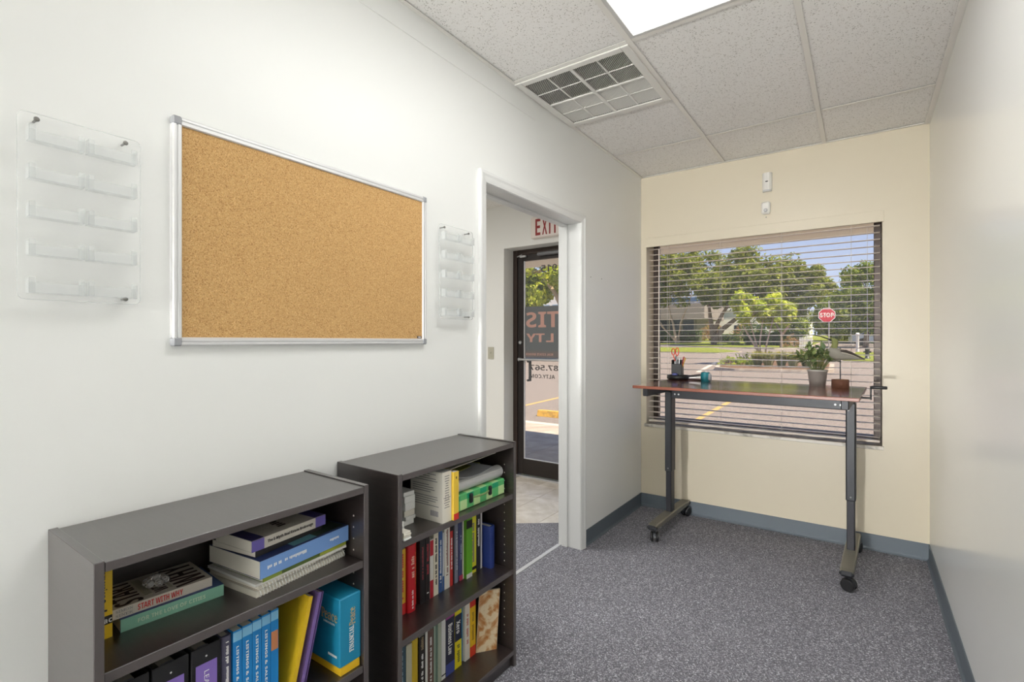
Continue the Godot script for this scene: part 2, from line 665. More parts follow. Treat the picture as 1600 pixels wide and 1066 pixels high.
func doorway():
	var d = setting("door_1", "white painted doorway frame opening to the lobby")
	d.set_meta("category", "doorway")
	var z0 = -1.81
	var z1 = -2.75
	var top = 2.01
	var xa = XLL - 0.004
	var xb = XL + 0.004
	var st = S()
	bmm(st, Vector3(xa, 0, z0), Vector3(xb, top + 0.019, z0 + 0.019), 0.0015)
	obj("jamb", st, M.trim, d)
	st = S()
	bmm(st, Vector3(xa, 0, z1 - 0.019), Vector3(xb, top + 0.019, z1), 0.0015)
	obj("jamb", st, M.trim, d)
	st = S()
	bmm(st, Vector3(xa, top, z1), Vector3(xb, top + 0.019, z0), 0.0015)
	obj("head_jamb", st, M.trim, d)
	# door stop, a strip half way into the frame
	st = S()
	bmm(st, Vector3(-1.545, 0, z1), Vector3(-1.505, top - 0.011, z1 + 0.011), 0.002)
	obj("door_stop", st, M.trim, d)
	st = S()
	bmm(st, Vector3(-1.545, 0, z0 - 0.011), Vector3(-1.505, top - 0.011, z0), 0.002)
	obj("door_stop", st, M.trim, d)
	st = S()
	bmm(st, Vector3(-1.545, top - 0.011, z1), Vector3(-1.505, top, z0), 0.002)
	obj("door_stop", st, M.trim, d)
	# casing on both faces of the wall, thicker at its outer edge
	for side in [1.0, -1.0]:
		var x = XL if side > 0.0 else XLL
		var pr = [Vector2(0, 0.004), Vector2(0.008, 0.004), Vector2(0.011, 0.016), Vector2(0.013, 0.03), Vector2(0.017, 0.04), Vector2(0.017, 0.05), Vector2(0.014, 0.054), Vector2(0, 0.054)]
		for part in 3:
			var rings = []
			for e in 2:
				var ring = []
				for q in pr:
					var w = q.y
					if part == 0:
						ring.append(Vector3(x + side * q.x, 0.0 if e == 0 else top + w, z0 + w))
					elif part == 1:
						ring.append(Vector3(x + side * q.x, 0.0 if e == 0 else top + w, z1 - w))
					else:
						ring.append(Vector3(x + side * q.x, top + w, z0 + w if e == 0 else z1 - w))
				rings.append(ring)
			st = S()
			loft(st, rings, true, false)
			obj("casing", st, M.trim, d)
	st = S()
	bmm(st, Vector3(XLL - 0.012, -0.002, z1), Vector3(XLL + 0.012, 0.004, z0), 0.001)
	var t = obj("threshold_strip", st, M.alu_matte)
	tag(t, "thin pale metal carpet strip across the doorway", "threshold")

func ceiling():
	var c = setting("ceiling", "suspended ceiling of fissured white tiles in a metal grid")
	var gx = [XL, -0.81, -0.2, XR]
	var zs = [[-2.63, -3.24], [-3.24, ZB], [-2.02, -0.8], [-0.8, 0.42], [0.42, ZR]]
	var tiles = []
	for col in 3:
		if col == 0:
			tiles += [[0, -3.24, -2.63], [0, ZB, -3.24], [0, -2.02, -0.8], [0, -0.8, 0.42], [0, 0.42, 1.64], [0, 1.64, 2.86], [0, 2.86, 4.08], [0, 4.08, 5.3], [0, 5.3, 6.52], [0, 6.52, ZR]]
		elif col == 1:
			tiles += [[1, -3.24, -2.02], [1, ZB, -3.24], [1, -0.8, 0.42], [1, 0.42, 1.64], [1, 1.64, 2.86], [1, 2.86, 4.08], [1, 4.08, 5.3], [1, 5.3, 6.52], [1, 6.52, ZR]]
		else:
			tiles += [[2, -3.24, -2.02], [2, ZB, -3.24], [2, -2.02, -0.8], [2, -0.8, 0.42], [2, 0.42, 1.64], [2, 1.64, 2.86], [2, 2.86, 4.08], [2, 4.08, 5.3], [2, 5.3, 6.52], [2, 6.52, ZR]]
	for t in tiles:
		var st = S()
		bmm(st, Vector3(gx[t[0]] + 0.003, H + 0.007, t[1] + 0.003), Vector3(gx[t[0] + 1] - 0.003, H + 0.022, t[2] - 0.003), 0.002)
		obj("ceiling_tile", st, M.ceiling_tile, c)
	# main tees along the room, cross tees between them, angle along the walls
	for x in [-0.81, -0.2]:
		var st = S()
		bmm(st, Vector3(x - 0.012, H, ZB), Vector3(x + 0.012, H + 0.003, ZR), 0.0008)
		bmm(st, Vector3(x - 0.001, H, ZB), Vector3(x + 0.001, H + 0.03, ZR))
		obj("main_tee", st, M.grid, c)
	var cross = [[0, -3.24], [0, -2.63], [0, -2.02], [0, -0.8], [0, 0.42], [1, -3.24], [1, -2.02], [1, -0.8], [1, 0.42], [2, -3.24], [2, -2.02], [2, -0.8], [2, 0.42]]
	for k in 3:
		for z in [1.64, 2.86, 4.08, 5.3, 6.52]:
			cross.append([k, z])
	for k in cross:
		var st = S()
		bmm(st, Vector3(gx[k[0]] + 0.012, H + 0.0005, k[1] - 0.012), Vector3(gx[k[0] + 1] - 0.012, H + 0.003, k[1] + 0.012), 0.0008)
		obj("cross_tee", st, M.grid, c)
	for e in [[Vector3(XL, H - 0.001, ZB), Vector3(XL + 0.02, H + 0.003, ZR)], [Vector3(XR - 0.024, H - 0.004, ZB), Vector3(XR, H + 0.003, ZR)], [Vector3(XL, H - 0.001, ZB), Vector3(XR, H + 0.003, ZB + 0.02)], [Vector3(XL, H - 0.001, ZR - 0.02), Vector3(XR, H + 0.003, ZR)]]:
		var st = S()
		bmm(st, e[0], e[1], 0.0006)
		obj("wall_angle", st, M.grid, c)
	ceiling_light("lit recessed ceiling light beside the air grille", Vector3(-0.505, H, -1.41), TE)
	added_fill_lamp("added fill lamp, low round and opal, unseen far behind the viewer", Vector3(LX, 0, LZ), LE)
	air_grille()

func ceiling_light(label, at, energy, size = Vector2(0.586, 1.196)):
	var t = thing("ceiling_light", label, "light", at)
	var hx = size.x * 0.5
	var hz = size.y * 0.5
	var st = S()
	for s in [-1.0, 1.0]:
		box(st, Vector3(s * (hx - 0.009), 0.006, 0), Vector3(0.018, 0.014, size.y), 0.002)
		box(st, Vector3(0, 0.006, s * (hz - 0.009)), Vector3(size.x - 0.036, 0.014, 0.018), 0.002)
	obj("door_frame", st, M.lamp_housing, t)
	st = S()
	box(st, Vector3(0, 0.08, 0), Vector3(size.x, 0.12, size.y))
	obj("housing", st, M.lamp_housing, t)
	st = S()
	box(st, Vector3(0, 0.012, 0), Vector3(size.x - 0.036, 0.006, size.y - 0.036))
	obj("lens", st, M.lamp_lens, t)
	var l = AreaLight3D.new()
	l.name = "lamp"
	l.position = Vector3(0, 0.006, 0)
	l.rotation_degrees = Vector3(-90, 0, 0)
	l.area_size = Vector2(size.x - 0.04, size.y - 0.04)
	l.area_normalize_energy = false
	l.light_energy = energy
	l.light_color = Color(1.0, 0.995, 0.985)
	l.area_range = 12.0
	l.shadow_enabled = true
	t.add_child(l)

func added_fill_lamp(label, at, energy):  # unseen lamp, added behind the camera to fill the room with light
	var t = thing("added_fill_lamp", label, "lamp", at)
	var st = S()
	lathe(st, [Vector2(0.15, 0.0), Vector2(0.15, 0.012), Vector2(0.02, 0.022), Vector2(0.012, 0.03), Vector2(0.012, 0.34)], 20)
	obj("stand", st, M.charcoal, t)
	st = S()
	lathe(st, [Vector2(0.0, 0.33), Vector2(0.14, 0.335), Vector2(0.2, 0.4), Vector2(0.22, 0.55), Vector2(0.2, 0.7), Vector2(0.14, 0.765), Vector2(0.0, 0.77)], 24, Transform3D(), false)
	obj("lamp_shade", st, M.lamp_lens, t)
	var l = OmniLight3D.new()
	l.name = "lamp"
	l.position = Vector3(0, LY, 0)
	l.light_energy = energy
	l.light_size = 0.15
	l.light_color = Color(1.0, 0.995, 0.985)
	l.omni_range = 14.0
	l.omni_attenuation = 2.0
	l.shadow_enabled = true
	t.add_child(l)

func air_grille():
	var g = thing("air_grille", "white louvred air grille set in the ceiling grid", "vent", Vector3(-1.115, H, -2.325))
	var o = 0.295
	var st = S()
	for s in [-1.0, 1.0]:
		box(st, Vector3(s * (o - 0.018), -0.004, 0), Vector3(0.036, 0.008, 2 * o), 0.002)
		box(st, Vector3(0, -0.004, s * (o - 0.018)), Vector3(2 * o - 0.072, 0.008, 0.036), 0.002)
	obj("frame", st, M.white_plastic, g)
	st = S()
	box(st, Vector3(0, 0.265, 0), Vector3(0.56, 0.006, 0.56))
	obj("duct_back", st, M.galvanised_post, g)
	st = S()
	for s in [-1.0, 1.0]:
		box(st, Vector3(s * 0.277, 0.136, 0), Vector3(0.004, 0.256, 0.558))
		box(st, Vector3(0, 0.136, s * 0.277), Vector3(0.55, 0.256, 0.004))
	obj("duct_collar", st, M.galvanised_post, g)
	var inr = o - 0.036
	for s in 2:
		st = S()
		if s == 0:
			box(st, Vector3(0, -0.003, 0), Vector3(0.016, 0.008, 2 * inr), 0.002)
		else:
			box(st, Vector3(0, -0.0025, 0), Vector3(2 * inr, 0.007, 0.014), 0.002)
		obj("divider", st, M.white_plastic, g)
	for s in [-1.0, 1.0]:
		st = S()
		box(st, Vector3(s * inr * 0.5, -0.0015, 0), Vector3(0.008, 0.005, 2 * inr), 0.001)
		obj("thin_bar", st, M.white_plastic, g)
		st = S()
		box(st, Vector3(0, -0.001, s * inr * 0.5), Vector3(2 * inr, 0.004, 0.006), 0.001)
		obj("thin_bar", st, M.white_plastic, g)
	# four quarters of slanting blades, the far two turned the other way
	for qx in [-1.0, 1.0]:
		for qz in [-1.0, 1.0]:
			st = S()
			var lean = 0.62 if qz > 0.0 else -0.75
			if qz > 0.0 and qx > 0.0:
				lean = 0.35
			var x0 = minf(0.0, qx * inr)
			var x1 = maxf(0.0, qx * inr)
			var z0 = minf(0.0, qz * inr)
			var z1 = maxf(0.0, qz * inr)
			var d = Vector3(1, 0, 1).normalized()
			var nn = Vector3(1, 0, -1).normalized()
			var w = (nn * sin(lean) + Vector3.UP * cos(lean)) * 0.011
			var k = x0 - z1
			while k < x1 - z0:
				k += 0.0125
				# the line x - z = k cut to the quarter
				var a = maxf(x0, z0 + k)
				var b = minf(x1, z1 + k)
				if b - a < 0.004:
					continue
				var p = Vector3(a, 0.0, a - k)
				var q = Vector3(b, 0.0, b - k)
				var th = nn * 0.0011
				loft(st, [[p - th, p + th, p + th + w, p - th + w], [q - th, q + th, q + th + w, q - th + w]], true, false)
			var lv = obj("louvre_blades", st, M.white_plastic, g)
			lv.set_meta("kind", "stuff")

# ------------------------------------------------------------------ the lobby
func lobby():
	var st = S()
	bmm(st, Vector3(-4.75, -0.1, ZB), Vector3(XLL, -0.012, 0.2))
	bmm(st, Vector3(-2.75, -0.1, ZE), Vector3(-1.75, -0.012, ZB))
	var fl = struct("floor_lobby", st, M.grout, "pale square tile floor of the lobby")
	var meshes = []
	st = S()
	box(st, Vector3.ZERO, Vector3(0.302, 0.012, 0.302), 0.0015)
	var tm = mesh_of(st)
	for ix in 7:
		for iz in 6:
			var x = XLL - 0.16 - ix * 0.305
			var z = ZB + 0.155 + iz * 0.305
			put("floor_tile", tm, M["floor_tile_%d" % ((ix * 5 + iz * 3 + ix * iz) % 3)], fl, Transform3D(Basis(Vector3.UP, PI / 2 * ((ix + iz) % 4)), Vector3(x, -0.008, z)))
	st = S()
	box(st, Vector3.ZERO, Vector3(0.302, 0.012, 0.205), 0.0015)
	var tn = mesh_of(st)
	for ix in 3:
		put("floor_tile", tn, M["floor_tile_%d" % (ix % 3)], fl, Transform3D(Basis(), Vector3(-1.907 - ix * 0.305, -0.008, ZB - 0.1)))
	st = S()
	extrude(st, [Vector2(XLL, 3.22), Vector2(-3.2, 1.99), Vector2(-3.2, -0.2), Vector2(XLL, -0.2)], 0.012, Transform3D(Basis(Vector3(1, 0, 0), Vector3(0, 0, -1), Vector3(0, 1, 0)), Vector3(0, -0.012, 0)))
	struct("floor_carpet", st, M.carpet, "grey carpet in the lobby cut off at an angle before the tiles")
	st = S()
	bmm(st, Vector3(-4.75, -0.3, ZE), Vector3(-2.75, 2.85, ZB))
	bmm(st, Vector3(-1.75, -0.3, ZE), Vector3(XLL, 2.85, ZB))
	bmm(st, Vector3(-2.75, 2.15, ZE), Vector3(-1.75, 2.85, ZB))
	struct("wall_lobby_back", st, M.wall_lobby, "off-white lobby wall around the glass entrance door")
	st = S()
	bmm(st, Vector3(-4.75, 0, ZB), Vector3(-4.6, 2.85, 0.2))
	struct("wall_lobby_left", st, M.wall_lobby, "off-white far side wall of the lobby")
	st = S()
	bmm(st, Vector3(-4.75, 0, 0.2), Vector3(XLL, 2.85, 0.35))
	struct("wall_lobby_rear", st, M.wall_lobby, "off-white rear wall of the lobby")
	st = S()
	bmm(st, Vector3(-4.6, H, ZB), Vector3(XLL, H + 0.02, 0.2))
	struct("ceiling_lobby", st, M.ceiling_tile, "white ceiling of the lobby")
	st = S()
	bmm(st, Vector3(-4.6, H - 0.003, ZB), Vector3(XLL, H, ZB + 0.02))
	struct("trim_2", st, M.grid, "thin metal angle where lobby ceiling meets wall")
	ceiling_light("lit recessed ceiling light in the lobby", Vector3(-2.9, H - 0.02, -1.6), 6.5)
	# light switch
	var sw = thing("light_switch", "beige light switch plate on the lobby wall", "switch", Vector3(-2.9, 1.17, ZB))
	st = S()
	box(st, Vector3(0, 0, 0.003), Vector3(0.07, 0.115, 0.006), 0.002)
	obj("plate", st, M.switch_plate, sw)
	st = S()
	box(st, Vector3(0, 0.004, 0.009), Vector3(0.009, 0.02, 0.01), 0.002, Basis(Vector3.RIGHT, -0.5))
	obj("toggle", st, M.switch_plate, sw)
	# exit sign on the wall above the door
	var ex = thing("exit_sign", "white box sign with tall red letters above the entrance door", "sign", Vector3(-2.255, 2.29, ZB))
	st = S()
	box(st, Vector3(0, 0, 0.025), Vector3(0.33, 0.185, 0.05), 0.006)
	obj("box", st, M.exit_face, ex)
	st = S()
	box(st, Vector3(0, 0.098, 0.02), Vector3(0.30, 0.012, 0.036), 0.003)
	obj("mount", st, M.white_plastic, ex)
	var xs = -0.102
	for l in ["E", "X", "I", "T"]:
		var w = 0.052 if l != "I" else 0.014
		if l == "I":
			st = S()
			box(st, Vector3(xs + w * 0.5 - 0.012, 0, 0.0503), Vector3(0.015, 0.145, 0.0008))
			obj("letter", st, M.exit_red, ex)
			xs += w + 0.018
			continue
		letters(ex, l, Vector3(xs + w * 0.5 - 0.012, 0.0, 0.0503), Vector3.RIGHT, Vector3.UP, 0.145, M.exit_red, w, "Droid Sans", 700, "letter", true)
		xs += w + 0.018
	entrance_door()

func entrance_door():
	var d = setting("door_2", "glazed bronze entrance door with reversed lettering on its glass")
	var zf = -3.965
	var x0 = -2.75
	var x1 = -1.75
	var st = S()
	bmm(st, Vector3(x0, 0, zf - 0.035), Vector3(x0 + 0.045, 2.15, zf + 0.03), 0.003)
	bmm(st, Vector3(x1 - 0.045, 0, zf - 0.035), Vector3(x1, 2.15, zf + 0.03), 0.003)
	bmm(st, Vector3(x0 + 0.045, 2.105, zf - 0.035), Vector3(x1 - 0.045, 2.15, zf + 0.03), 0.003)
	obj("frame", st, M.bronze, d)
	st = S()
	bmm(st, Vector3(x0, -0.012, zf - 0.04), Vector3(x1, 0.012, zf + 0.045), 0.004)
	obj("sill_plate", st, M.alu, d)
	var a = x0 + 0.05
	var b = x1 - 0.05
	var gl = -2.635
	var gr = b - 0.065
	st = S()
	bmm(st, Vector3(a, 0.02, zf - 0.022), Vector3(gl - 0.004, 2.1, zf + 0.022), 0.003)
	obj("stile", st, M.bronze_dark, d)
	st = S()
	bmm(st, Vector3(gr, 0.02, zf - 0.022), Vector3(b, 2.1, zf + 0.022), 0.003)
	obj("stile", st, M.bronze_dark, d)
	st = S()
	bmm(st, Vector3(gl - 0.004, 2.045, zf - 0.022), Vector3(gr, 2.1, zf + 0.022), 0.003)
	obj("top_rail", st, M.bronze_dark, d)
	st = S()
	bmm(st, Vector3(gl - 0.004, 0.02, zf - 0.022), Vector3(gr, 0.165, zf + 0.022), 0.003)
	obj("bottom_rail", st, M.bronze_dark, d)
	st = S()
	bmm(st, Vector3(gl - 0.004, 0.165, zf - 0.006), Vector3(gl + 0.006, 2.045, zf + 0.012), 0.002)
	bmm(st, Vector3(gl - 0.004, 0.165, zf - 0.006), Vector3(gr, 0.173, zf + 0.012), 0.002)
	obj("glazing_bead", st, M.alu_matte, d)
	st = S()
	bmm(st, Vector3(gl, 0.165, zf - 0.003), Vector3(gr, 2.045, zf + 0.003))
	obj("pane", st, M.glass, d)
	# film and letters stand on the outer face, so they read backwards from here
	var zo = zf - 0.0042
	st = S()
	bmm(st, Vector3(gl + 0.006, 1.19, zo - 0.0006), Vector3(gr, 1.61, zo), 0.0)
	obj("window_film", st, M.film_grey, d)
	st = S()
	bmm(st, Vector3(gl + 0.006, 1.13, zo - 0.0006), Vector3(gr, 1.19, zo), 0.0)
	obj("window_film", st, M.film_brown, d)
	var rt = Vector3.LEFT
	var up = Vector3.UP
	var zi = zf - 0.0036
	letters(d, "TIS", Vector3(-2.44, 1.485, zi), rt, up, 0.145, M.film_pink, 0.36, "Droid Sans", 800, "letters", true)
	letters(d, "LTY", Vector3(-2.47, 1.315, zi), rt, up, 0.08, M.film_pink, 0.30, "Droid Sans", 800, "letters", true)
	letters(d, "REAL ESTATE BROKER", Vector3(-2.475, 1.16, zi), rt, up, 0.021, M.film_pink, 0.30, "Droid Sans", 700, "letters", true)
	letters(d, "87.567", Vector3(-2.425, 1.035, zi), rt, up, 0.05, M.ink_brown, 0.31, "Droid Sans", 700, "letters", true)
	letters(d, "ALTY.COM", Vector3(-2.44, 0.955, zi), rt, up, 0.035, M.ink_brown, 0.27, "Droid Sans", 700, "letters", true)
	letters(d, "915", Vector3(-2.37, 1.96, zi), rt, up, 0.065, M.ink_brown, 0.17, "Droid Sans", 700, "letters", true)
	# push bar, lock, outside pull, closer arm
	st = S()
	tube(st, [Vector3(a + 0.03, 1.11, zf + 0.05), Vector3(b - 0.03, 1.11, zf + 0.05)], 0.011, 10)
	box(st, Vector3(a + 0.03, 1.11, zf + 0.035), Vector3(0.03, 0.03, 0.035), 0.006)
	box(st, Vector3(b - 0.03, 1.11, zf + 0.035), Vector3(0.03, 0.03, 0.035), 0.006)
	obj("push_bar", st, M.alu, d)
	st = S()
	lathe(st, [Vector2(0.017, 0), Vector2(0.017, 0.008), Vector2(0.012, 0.012), Vector2(0.004, 0.012), Vector2(0.003, 0.01)], 16, Transform3D(Basis(Vector3.RIGHT, PI / 2), Vector3(a + 0.03, 1.27, zf + 0.022)))
	obj("lock_cylinder", st, M.alu, d)
	st = S()
	box(st, Vector3(gl + 0.028, 1.0, zf - 0.05), Vector3(0.03, 0.2, 0.012), 0.004)
	box(st, Vector3(gl + 0.028, 1.09, zf - 0.028), Vector3(0.02, 0.02, 0.044), 0.004)
	box(st, Vector3(gl + 0.028, 0.91, zf - 0.028), Vector3(0.02, 0.02, 0.044), 0.004)
	obj("pull_handle", st, M.bronze_dark, d)
	st = S()
	box(st, Vector3(-2.63, 2.085, zf + 0.035), Vector3(0.07, 0.02, 0.026), 0.004)
	box(st, Vector3(-2.66, 2.092, zf + 0.05), Vector3(0.06, 0.008, 0.012), 0.003, Basis(Vector3.BACK, 0.3))
	obj("hinge_pivot", st, M.alu, d)
	st = S()
	box(st, Vector3(-2.33, 2.088, zf + 0.045), Vector3(0.26, 0.03, 0.046), 0.008)
	obj("door_closer", st, M.grey_plastic, d)

# ------------------------------------------------------------------ the window
func window():
	var w = setting("window_1", "wide office window in a dark bronze frame")
	var xa = -1.377
	var xb = 0.1
	var y0 = 0.645
	var y1 = 2.075
	var zf = -3.97
	for e in [[Vector3(xa, y0, zf - 0.025), Vector3(xa + 0.04, y1, zf + 0.025)], [Vector3(xb - 0.04, y0, zf - 0.025), Vector3(xb, y1, zf + 0.025)], [Vector3(xa + 0.04, y0, zf - 0.025), Vector3(xb - 0.04, y0 + 0.035, zf + 0.025)], [Vector3(xa + 0.04, y1 - 0.025, zf - 0.025), Vector3(xb - 0.04, y1, zf + 0.025)]]:
		var st = S()
		bmm(st, e[0], e[1], 0.003)
		obj("frame", st, M.bronze, w)
	var st = S()
	bmm(st, Vector3(xa + 0.04, y0 + 0.035, zf - 0.003), Vector3(xb - 0.04, y1 - 0.025, zf + 0.003))
	obj("pane", st, M.glass, w)
	st = S()
	bmm(st, Vector3(xa - 0.012, 0.622, zf), Vector3(xb + 0.008, 0.645, ZB + 0.022), 0.004)
	obj("sill", st, M.marble, w, "grey veined marble sill")
	st = S()
	bmm(st, Vector3(xa - 0.004, 2.012, ZB - 0.002), Vector3(xb + 0.008, 2.082, ZB + 0.008), 0.002)
	obj("valance", st, M.wall_warm_cast, w)
	# blind: every slat its own piece
	var b = thing("window_blind", "cream wide-slat blind, slats open, hanging in the window", "blind", Vector3(-0.6385, 0.66, -3.83))
	var ln = 1.455
	st = S()
	box(st, Vector3(0, 1.385, 0), Vector3(ln, 0.035, 0.045), 0.003)
	obj("head_rail", st, M.slat, b)
	st = S()
	var ring = []
	var under = []
	for k in 7:
		var t = k / 6.0 * 2.0 - 1.0
		ring.append(Vector2(t * 0.024, 0.0024 * (1.0 - t * t) + 0.0008))
		under.append(Vector2(t * 0.024, 0.0024 * (1.0 - t * t) - 0.0008))
	under.reverse()
	var pg = ring + under
	var rings = []
	for s in [-1.0, 1.0]:
		var r = []
		for p in pg:
			r.append(Vector3(s * ln * 0.5, p.y, p.x))
		rings.append(r)
	loft(st, rings, true, false)
	var slat = mesh_of(st)
	var y = 0.03
	while y < 1.345:
		put("slat", slat, M.slat, b, Transform3D(Basis(Vector3.RIGHT, 0.03 + rng.randf_range(-0.012, 0.012)), Vector3(0, y, 0)))
		y += 0.0422
	st = S()
	box(st, Vector3(0, 0.006, 0), Vector3(ln, 0.016, 0.05), 0.004)
	obj("bottom_rail", st, M.slat, b)
	for x in [-1.219, -0.839, -0.449, -0.058]:
		st = S()
		for z in [-0.0265, 0.0265]:
			tube(st, [Vector3(x + 0.6385, 0.01, z), Vector3(x + 0.6385, 1.36, z)], 0.0009, 5)
		obj("ladder_cord", st, M.cord, b)
	st = S()
	tube(st, [Vector3(0.6635, 1.33, 0.03), Vector3(0.6635, 0.62, 0.032)], 0.0012, 5)
	obj("pull_cord", st, M.cord, b)
	st = S()
	tube(st, [Vector3(-0.6445, 1.33, 0.03), Vector3(-0.6445, 0.35, 0.034)], 0.0042, 8)
	lathe(st, [Vector2(0.004, 0.33), Vector2(0.006, 0.335), Vector2(0.005, 0.36)], 8, Transform3D(Basis(), Vector3(-0.6445, 0, 0.034)))
	obj("tilt_wand", st, M.slat, b)
	# two sensors on the wall above
	var s1 = thing("motion_sensor", "larger white motion sensor with a small dark slot above the window", "sensor", Vector3(-0.53, 2.37, ZB))
	st = S()
	var prof = []
	for k in 7:
		var a = PI * k / 6.0
		prof.append(Vector2(cos(a) * 0.031, sin(a) * 0.03))
	extrude(st, prof, 0.115, Transform3D(Basis(Vector3(1, 0, 0), Vector3(0, 0, 1), Vector3(0, -1, 0)), Vector3(0, 0.057, 0)))
	obj("body", st, M.white_plastic, s1)
	st = S()
	box(st, Vector3(0, -0.004, 0.031), Vector3(0.016, 0.006, 0.004), 0.001)
	obj("slot", st, M.ink_black, s1)
	st = S()
	lathe(st, [Vector2(0.029, -0.012), Vector2(0.026, 0.0)], 14, Transform3D(Basis(), Vector3(0, -0.057, 0.002)))
	obj("lower_lens", st, M.sensor_lens, s1)
	var s2 = thing("motion_sensor", "smaller white sensor close above the window head", "sensor", Vector3(-0.537, 2.19, ZB))
	st = S()
	box(st, Vector3(0, 0, 0.014), Vector3(0.054, 0.085, 0.028), 0.01)
	obj("body", st, M.white_plastic, s2)
	st = S()
	lathe(st, [Vector2(0.014, 0), Vector2(0.012, 0.006), Vector2(0.006, 0.01), Vector2(0.0, 0.011)], 12, Transform3D(Basis(Vector3.RIGHT, PI / 2), Vector3(0, -0.018, 0.026)))
	obj("lens", st, M.sensor_lens, s2)
	st = S()
	lathe(st, [Vector2(0.004, 0), Vector2(0.004, 0.0012)], 8, Transform3D(Basis(Vector3.RIGHT, PI / 2), Vector3(0.0, -0.06, 0.0)))
	obj("screw_hole", st, M.screw, s2)

# ------------------------------------------------------------------ outdoors
func gy(z):
	return -0.14 + 0.022 * maxf(0.0, -z - 8.0)

func slab(st, pts, lift, skirt = 0.3):
	# a patch of ground lying on the slope; pts are (x, z)
	var pg = PackedVector2Array(pts)
	var tris = Geometry2D.triangulate_polygon(pg)
	for k in range(0, tris.size(), 3):
		var t = []
		for m in 3:
			var v = pg[tris[k + m]]
			t.append(Vector3(v.x, gy(v.y) + lift, v.y))
		poly(st, t, Vector3.UP)
	var cw = Geometry2D.is_polygon_clockwise(pg)
	for k in pg.size():
		var a = pg[k]
		var b = pg[(k + 1) % pg.size()]
		var nn = Vector3(b.y - a.y, 0, a.x - b.x) * (-1.0 if cw else 1.0)
		var ya = gy(a.y) + lift
		var yb = gy(b.y) + lift
		poly(st, [Vector3(a.x, ya, a.y), Vector3(b.x, yb, b.y), Vector3(b.x, yb - skirt, b.y), Vector3(a.x, ya - skirt, a.y)], nn)

func grow(pts, by):
	var out = Geometry2D.offset_polygon(PackedVector2Array(pts), by)
	return out[0]

var GREENS := {
	"oak": [c8(112, 124, 50), c8(136, 146, 62), c8(94, 106, 44), c8(160, 166, 80), c8(122, 132, 62)],
	"light": [c8(172, 188, 76), c8(196, 204, 92), c8(150, 168, 62), c8(208, 210, 112)],
	"dark": [c8(70, 96, 48), c8(86, 114, 54), c8(60, 82, 42), c8(106, 132, 64)],
	"lime": [c8(176, 192, 68), c8(154, 174, 58), c8(194, 204, 90), c8(136, 158, 56)],
	"mid": [c8(120, 140, 58), c8(146, 162, 72), c8(100, 122, 50), c8(172, 182, 92)],
	"rust": [c8(166, 124, 100), c8(184, 142, 116), c8(144, 114, 86), c8(136, 140, 76)],
	"straw": [c8(158, 152, 92), c8(180, 170, 114), c8(138, 140, 78), c8(128, 138, 74)],
}

func leaf_mesh(spots, size, kind):
	# spots: [centre, radius] balls of leaves; every leaf a bent pair of triangles
	var vs = PackedVector3Array()
	var ns = PackedVector3Array()
	var cs = PackedColorArray()
	var pal = GREENS[kind]
	for s in spots:
		var tint = rng.randf_range(0.88, 1.12)
		for k in s[2]:
			var dir = Vector3(rng.randfn(), rng.randfn(), rng.randfn()).normalized()
			var p = s[0] + dir * s[1] * pow(rng.randf(), 0.4)
			var nrm = (dir + Vector3(rng.randfn(), rng.randfn() + 0.6, rng.randfn()) * 0.6).normalized()
			var f = frame_of(nrm)
			var an = rng.randf() * TAU
			var a = f.x * cos(an) + f.y * sin(an)
			var b = nrm.cross(a)
			var ln = size * rng.randf_range(0.7, 1.35)
			var wd = ln * rng.randf_range(0.32, 0.5)
			var c = pal[rng.randi() % pal.size()].srgb_to_linear() * (tint * rng.randf_range(0.85, 1.15))
			c.a = 1.0
			var q = [p - a * ln * 0.5, p + b * wd * 0.5 + nrm * ln * 0.08, p + a * ln * 0.5, p - b * wd * 0.5 + nrm * ln * 0.08]
			for i in [0, 1, 2, 0, 2, 3]:
				vs.append(q[i])
				ns.append(nrm)
				cs.append(c)
	var arr = []
	arr.resize(Mesh.ARRAY_MAX)
	arr[Mesh.ARRAY_VERTEX] = vs
	arr[Mesh.ARRAY_NORMAL] = ns
	arr[Mesh.ARRAY_COLOR] = cs
	var m = ArrayMesh.new()
	m.add_surface_from_arrays(Mesh.PRIMITIVE_TRIANGLES, arr)
	return m

func crown_spots(list, clumps, leaves, rel = 0.3):
	var spots = []
	for e in list:
		for k in clumps:
			var d = Vector3(rng.randfn(), rng.randfn(), rng.randfn()).normalized() * pow(rng.randf(), 0.36)
			spots.append([e[0] + d * e[1], minf(e[1].x, e[1].y) * rel * rng.randf_range(0.7, 1.3), leaves])
	return spots

func tree(called, label, base, crown, clumps, leaves, size, kind, stems, r0, bark, group = ""):
	# crown: [[centre, radii]...] relative to the base; stems: lists of points
	var t = thing(called, label, "tree", Vector3(base.x, gy(base.y), base.y), 0.0, group)
	var st = S()
	for s in stems:
		var rr = []
		for i in s.size():
			rr.append(r0 * (1.0 - 0.75 * i / (s.size() - 1.0)))
		tube(st, s, rr, 7)
	# limbs run out into the crown
	for e in crown:
		for k in 7:
			var from = stems[k % stems.size()][-1]
			var d = Vector3(rng.randf_range(-1, 1), rng.randf_range(-0.3, 0.9), rng.randf_range(-1, 1)).normalized()
			var to = e[0] + d * e[1] * 0.75
			tube(st, [from, from.lerp(to, 0.5) + Vector3(0, e[1].y * 0.1, 0), to], [r0 * 0.3, r0 * 0.2, r0 * 0.07], 5)
	obj("trunk", st, bark, t)
	var lm = put("foliage", leaf_mesh(crown_spots(crown, clumps, leaves), size, kind), M.leaf, t)
	lm.set_meta("kind", "stuff")
	return t

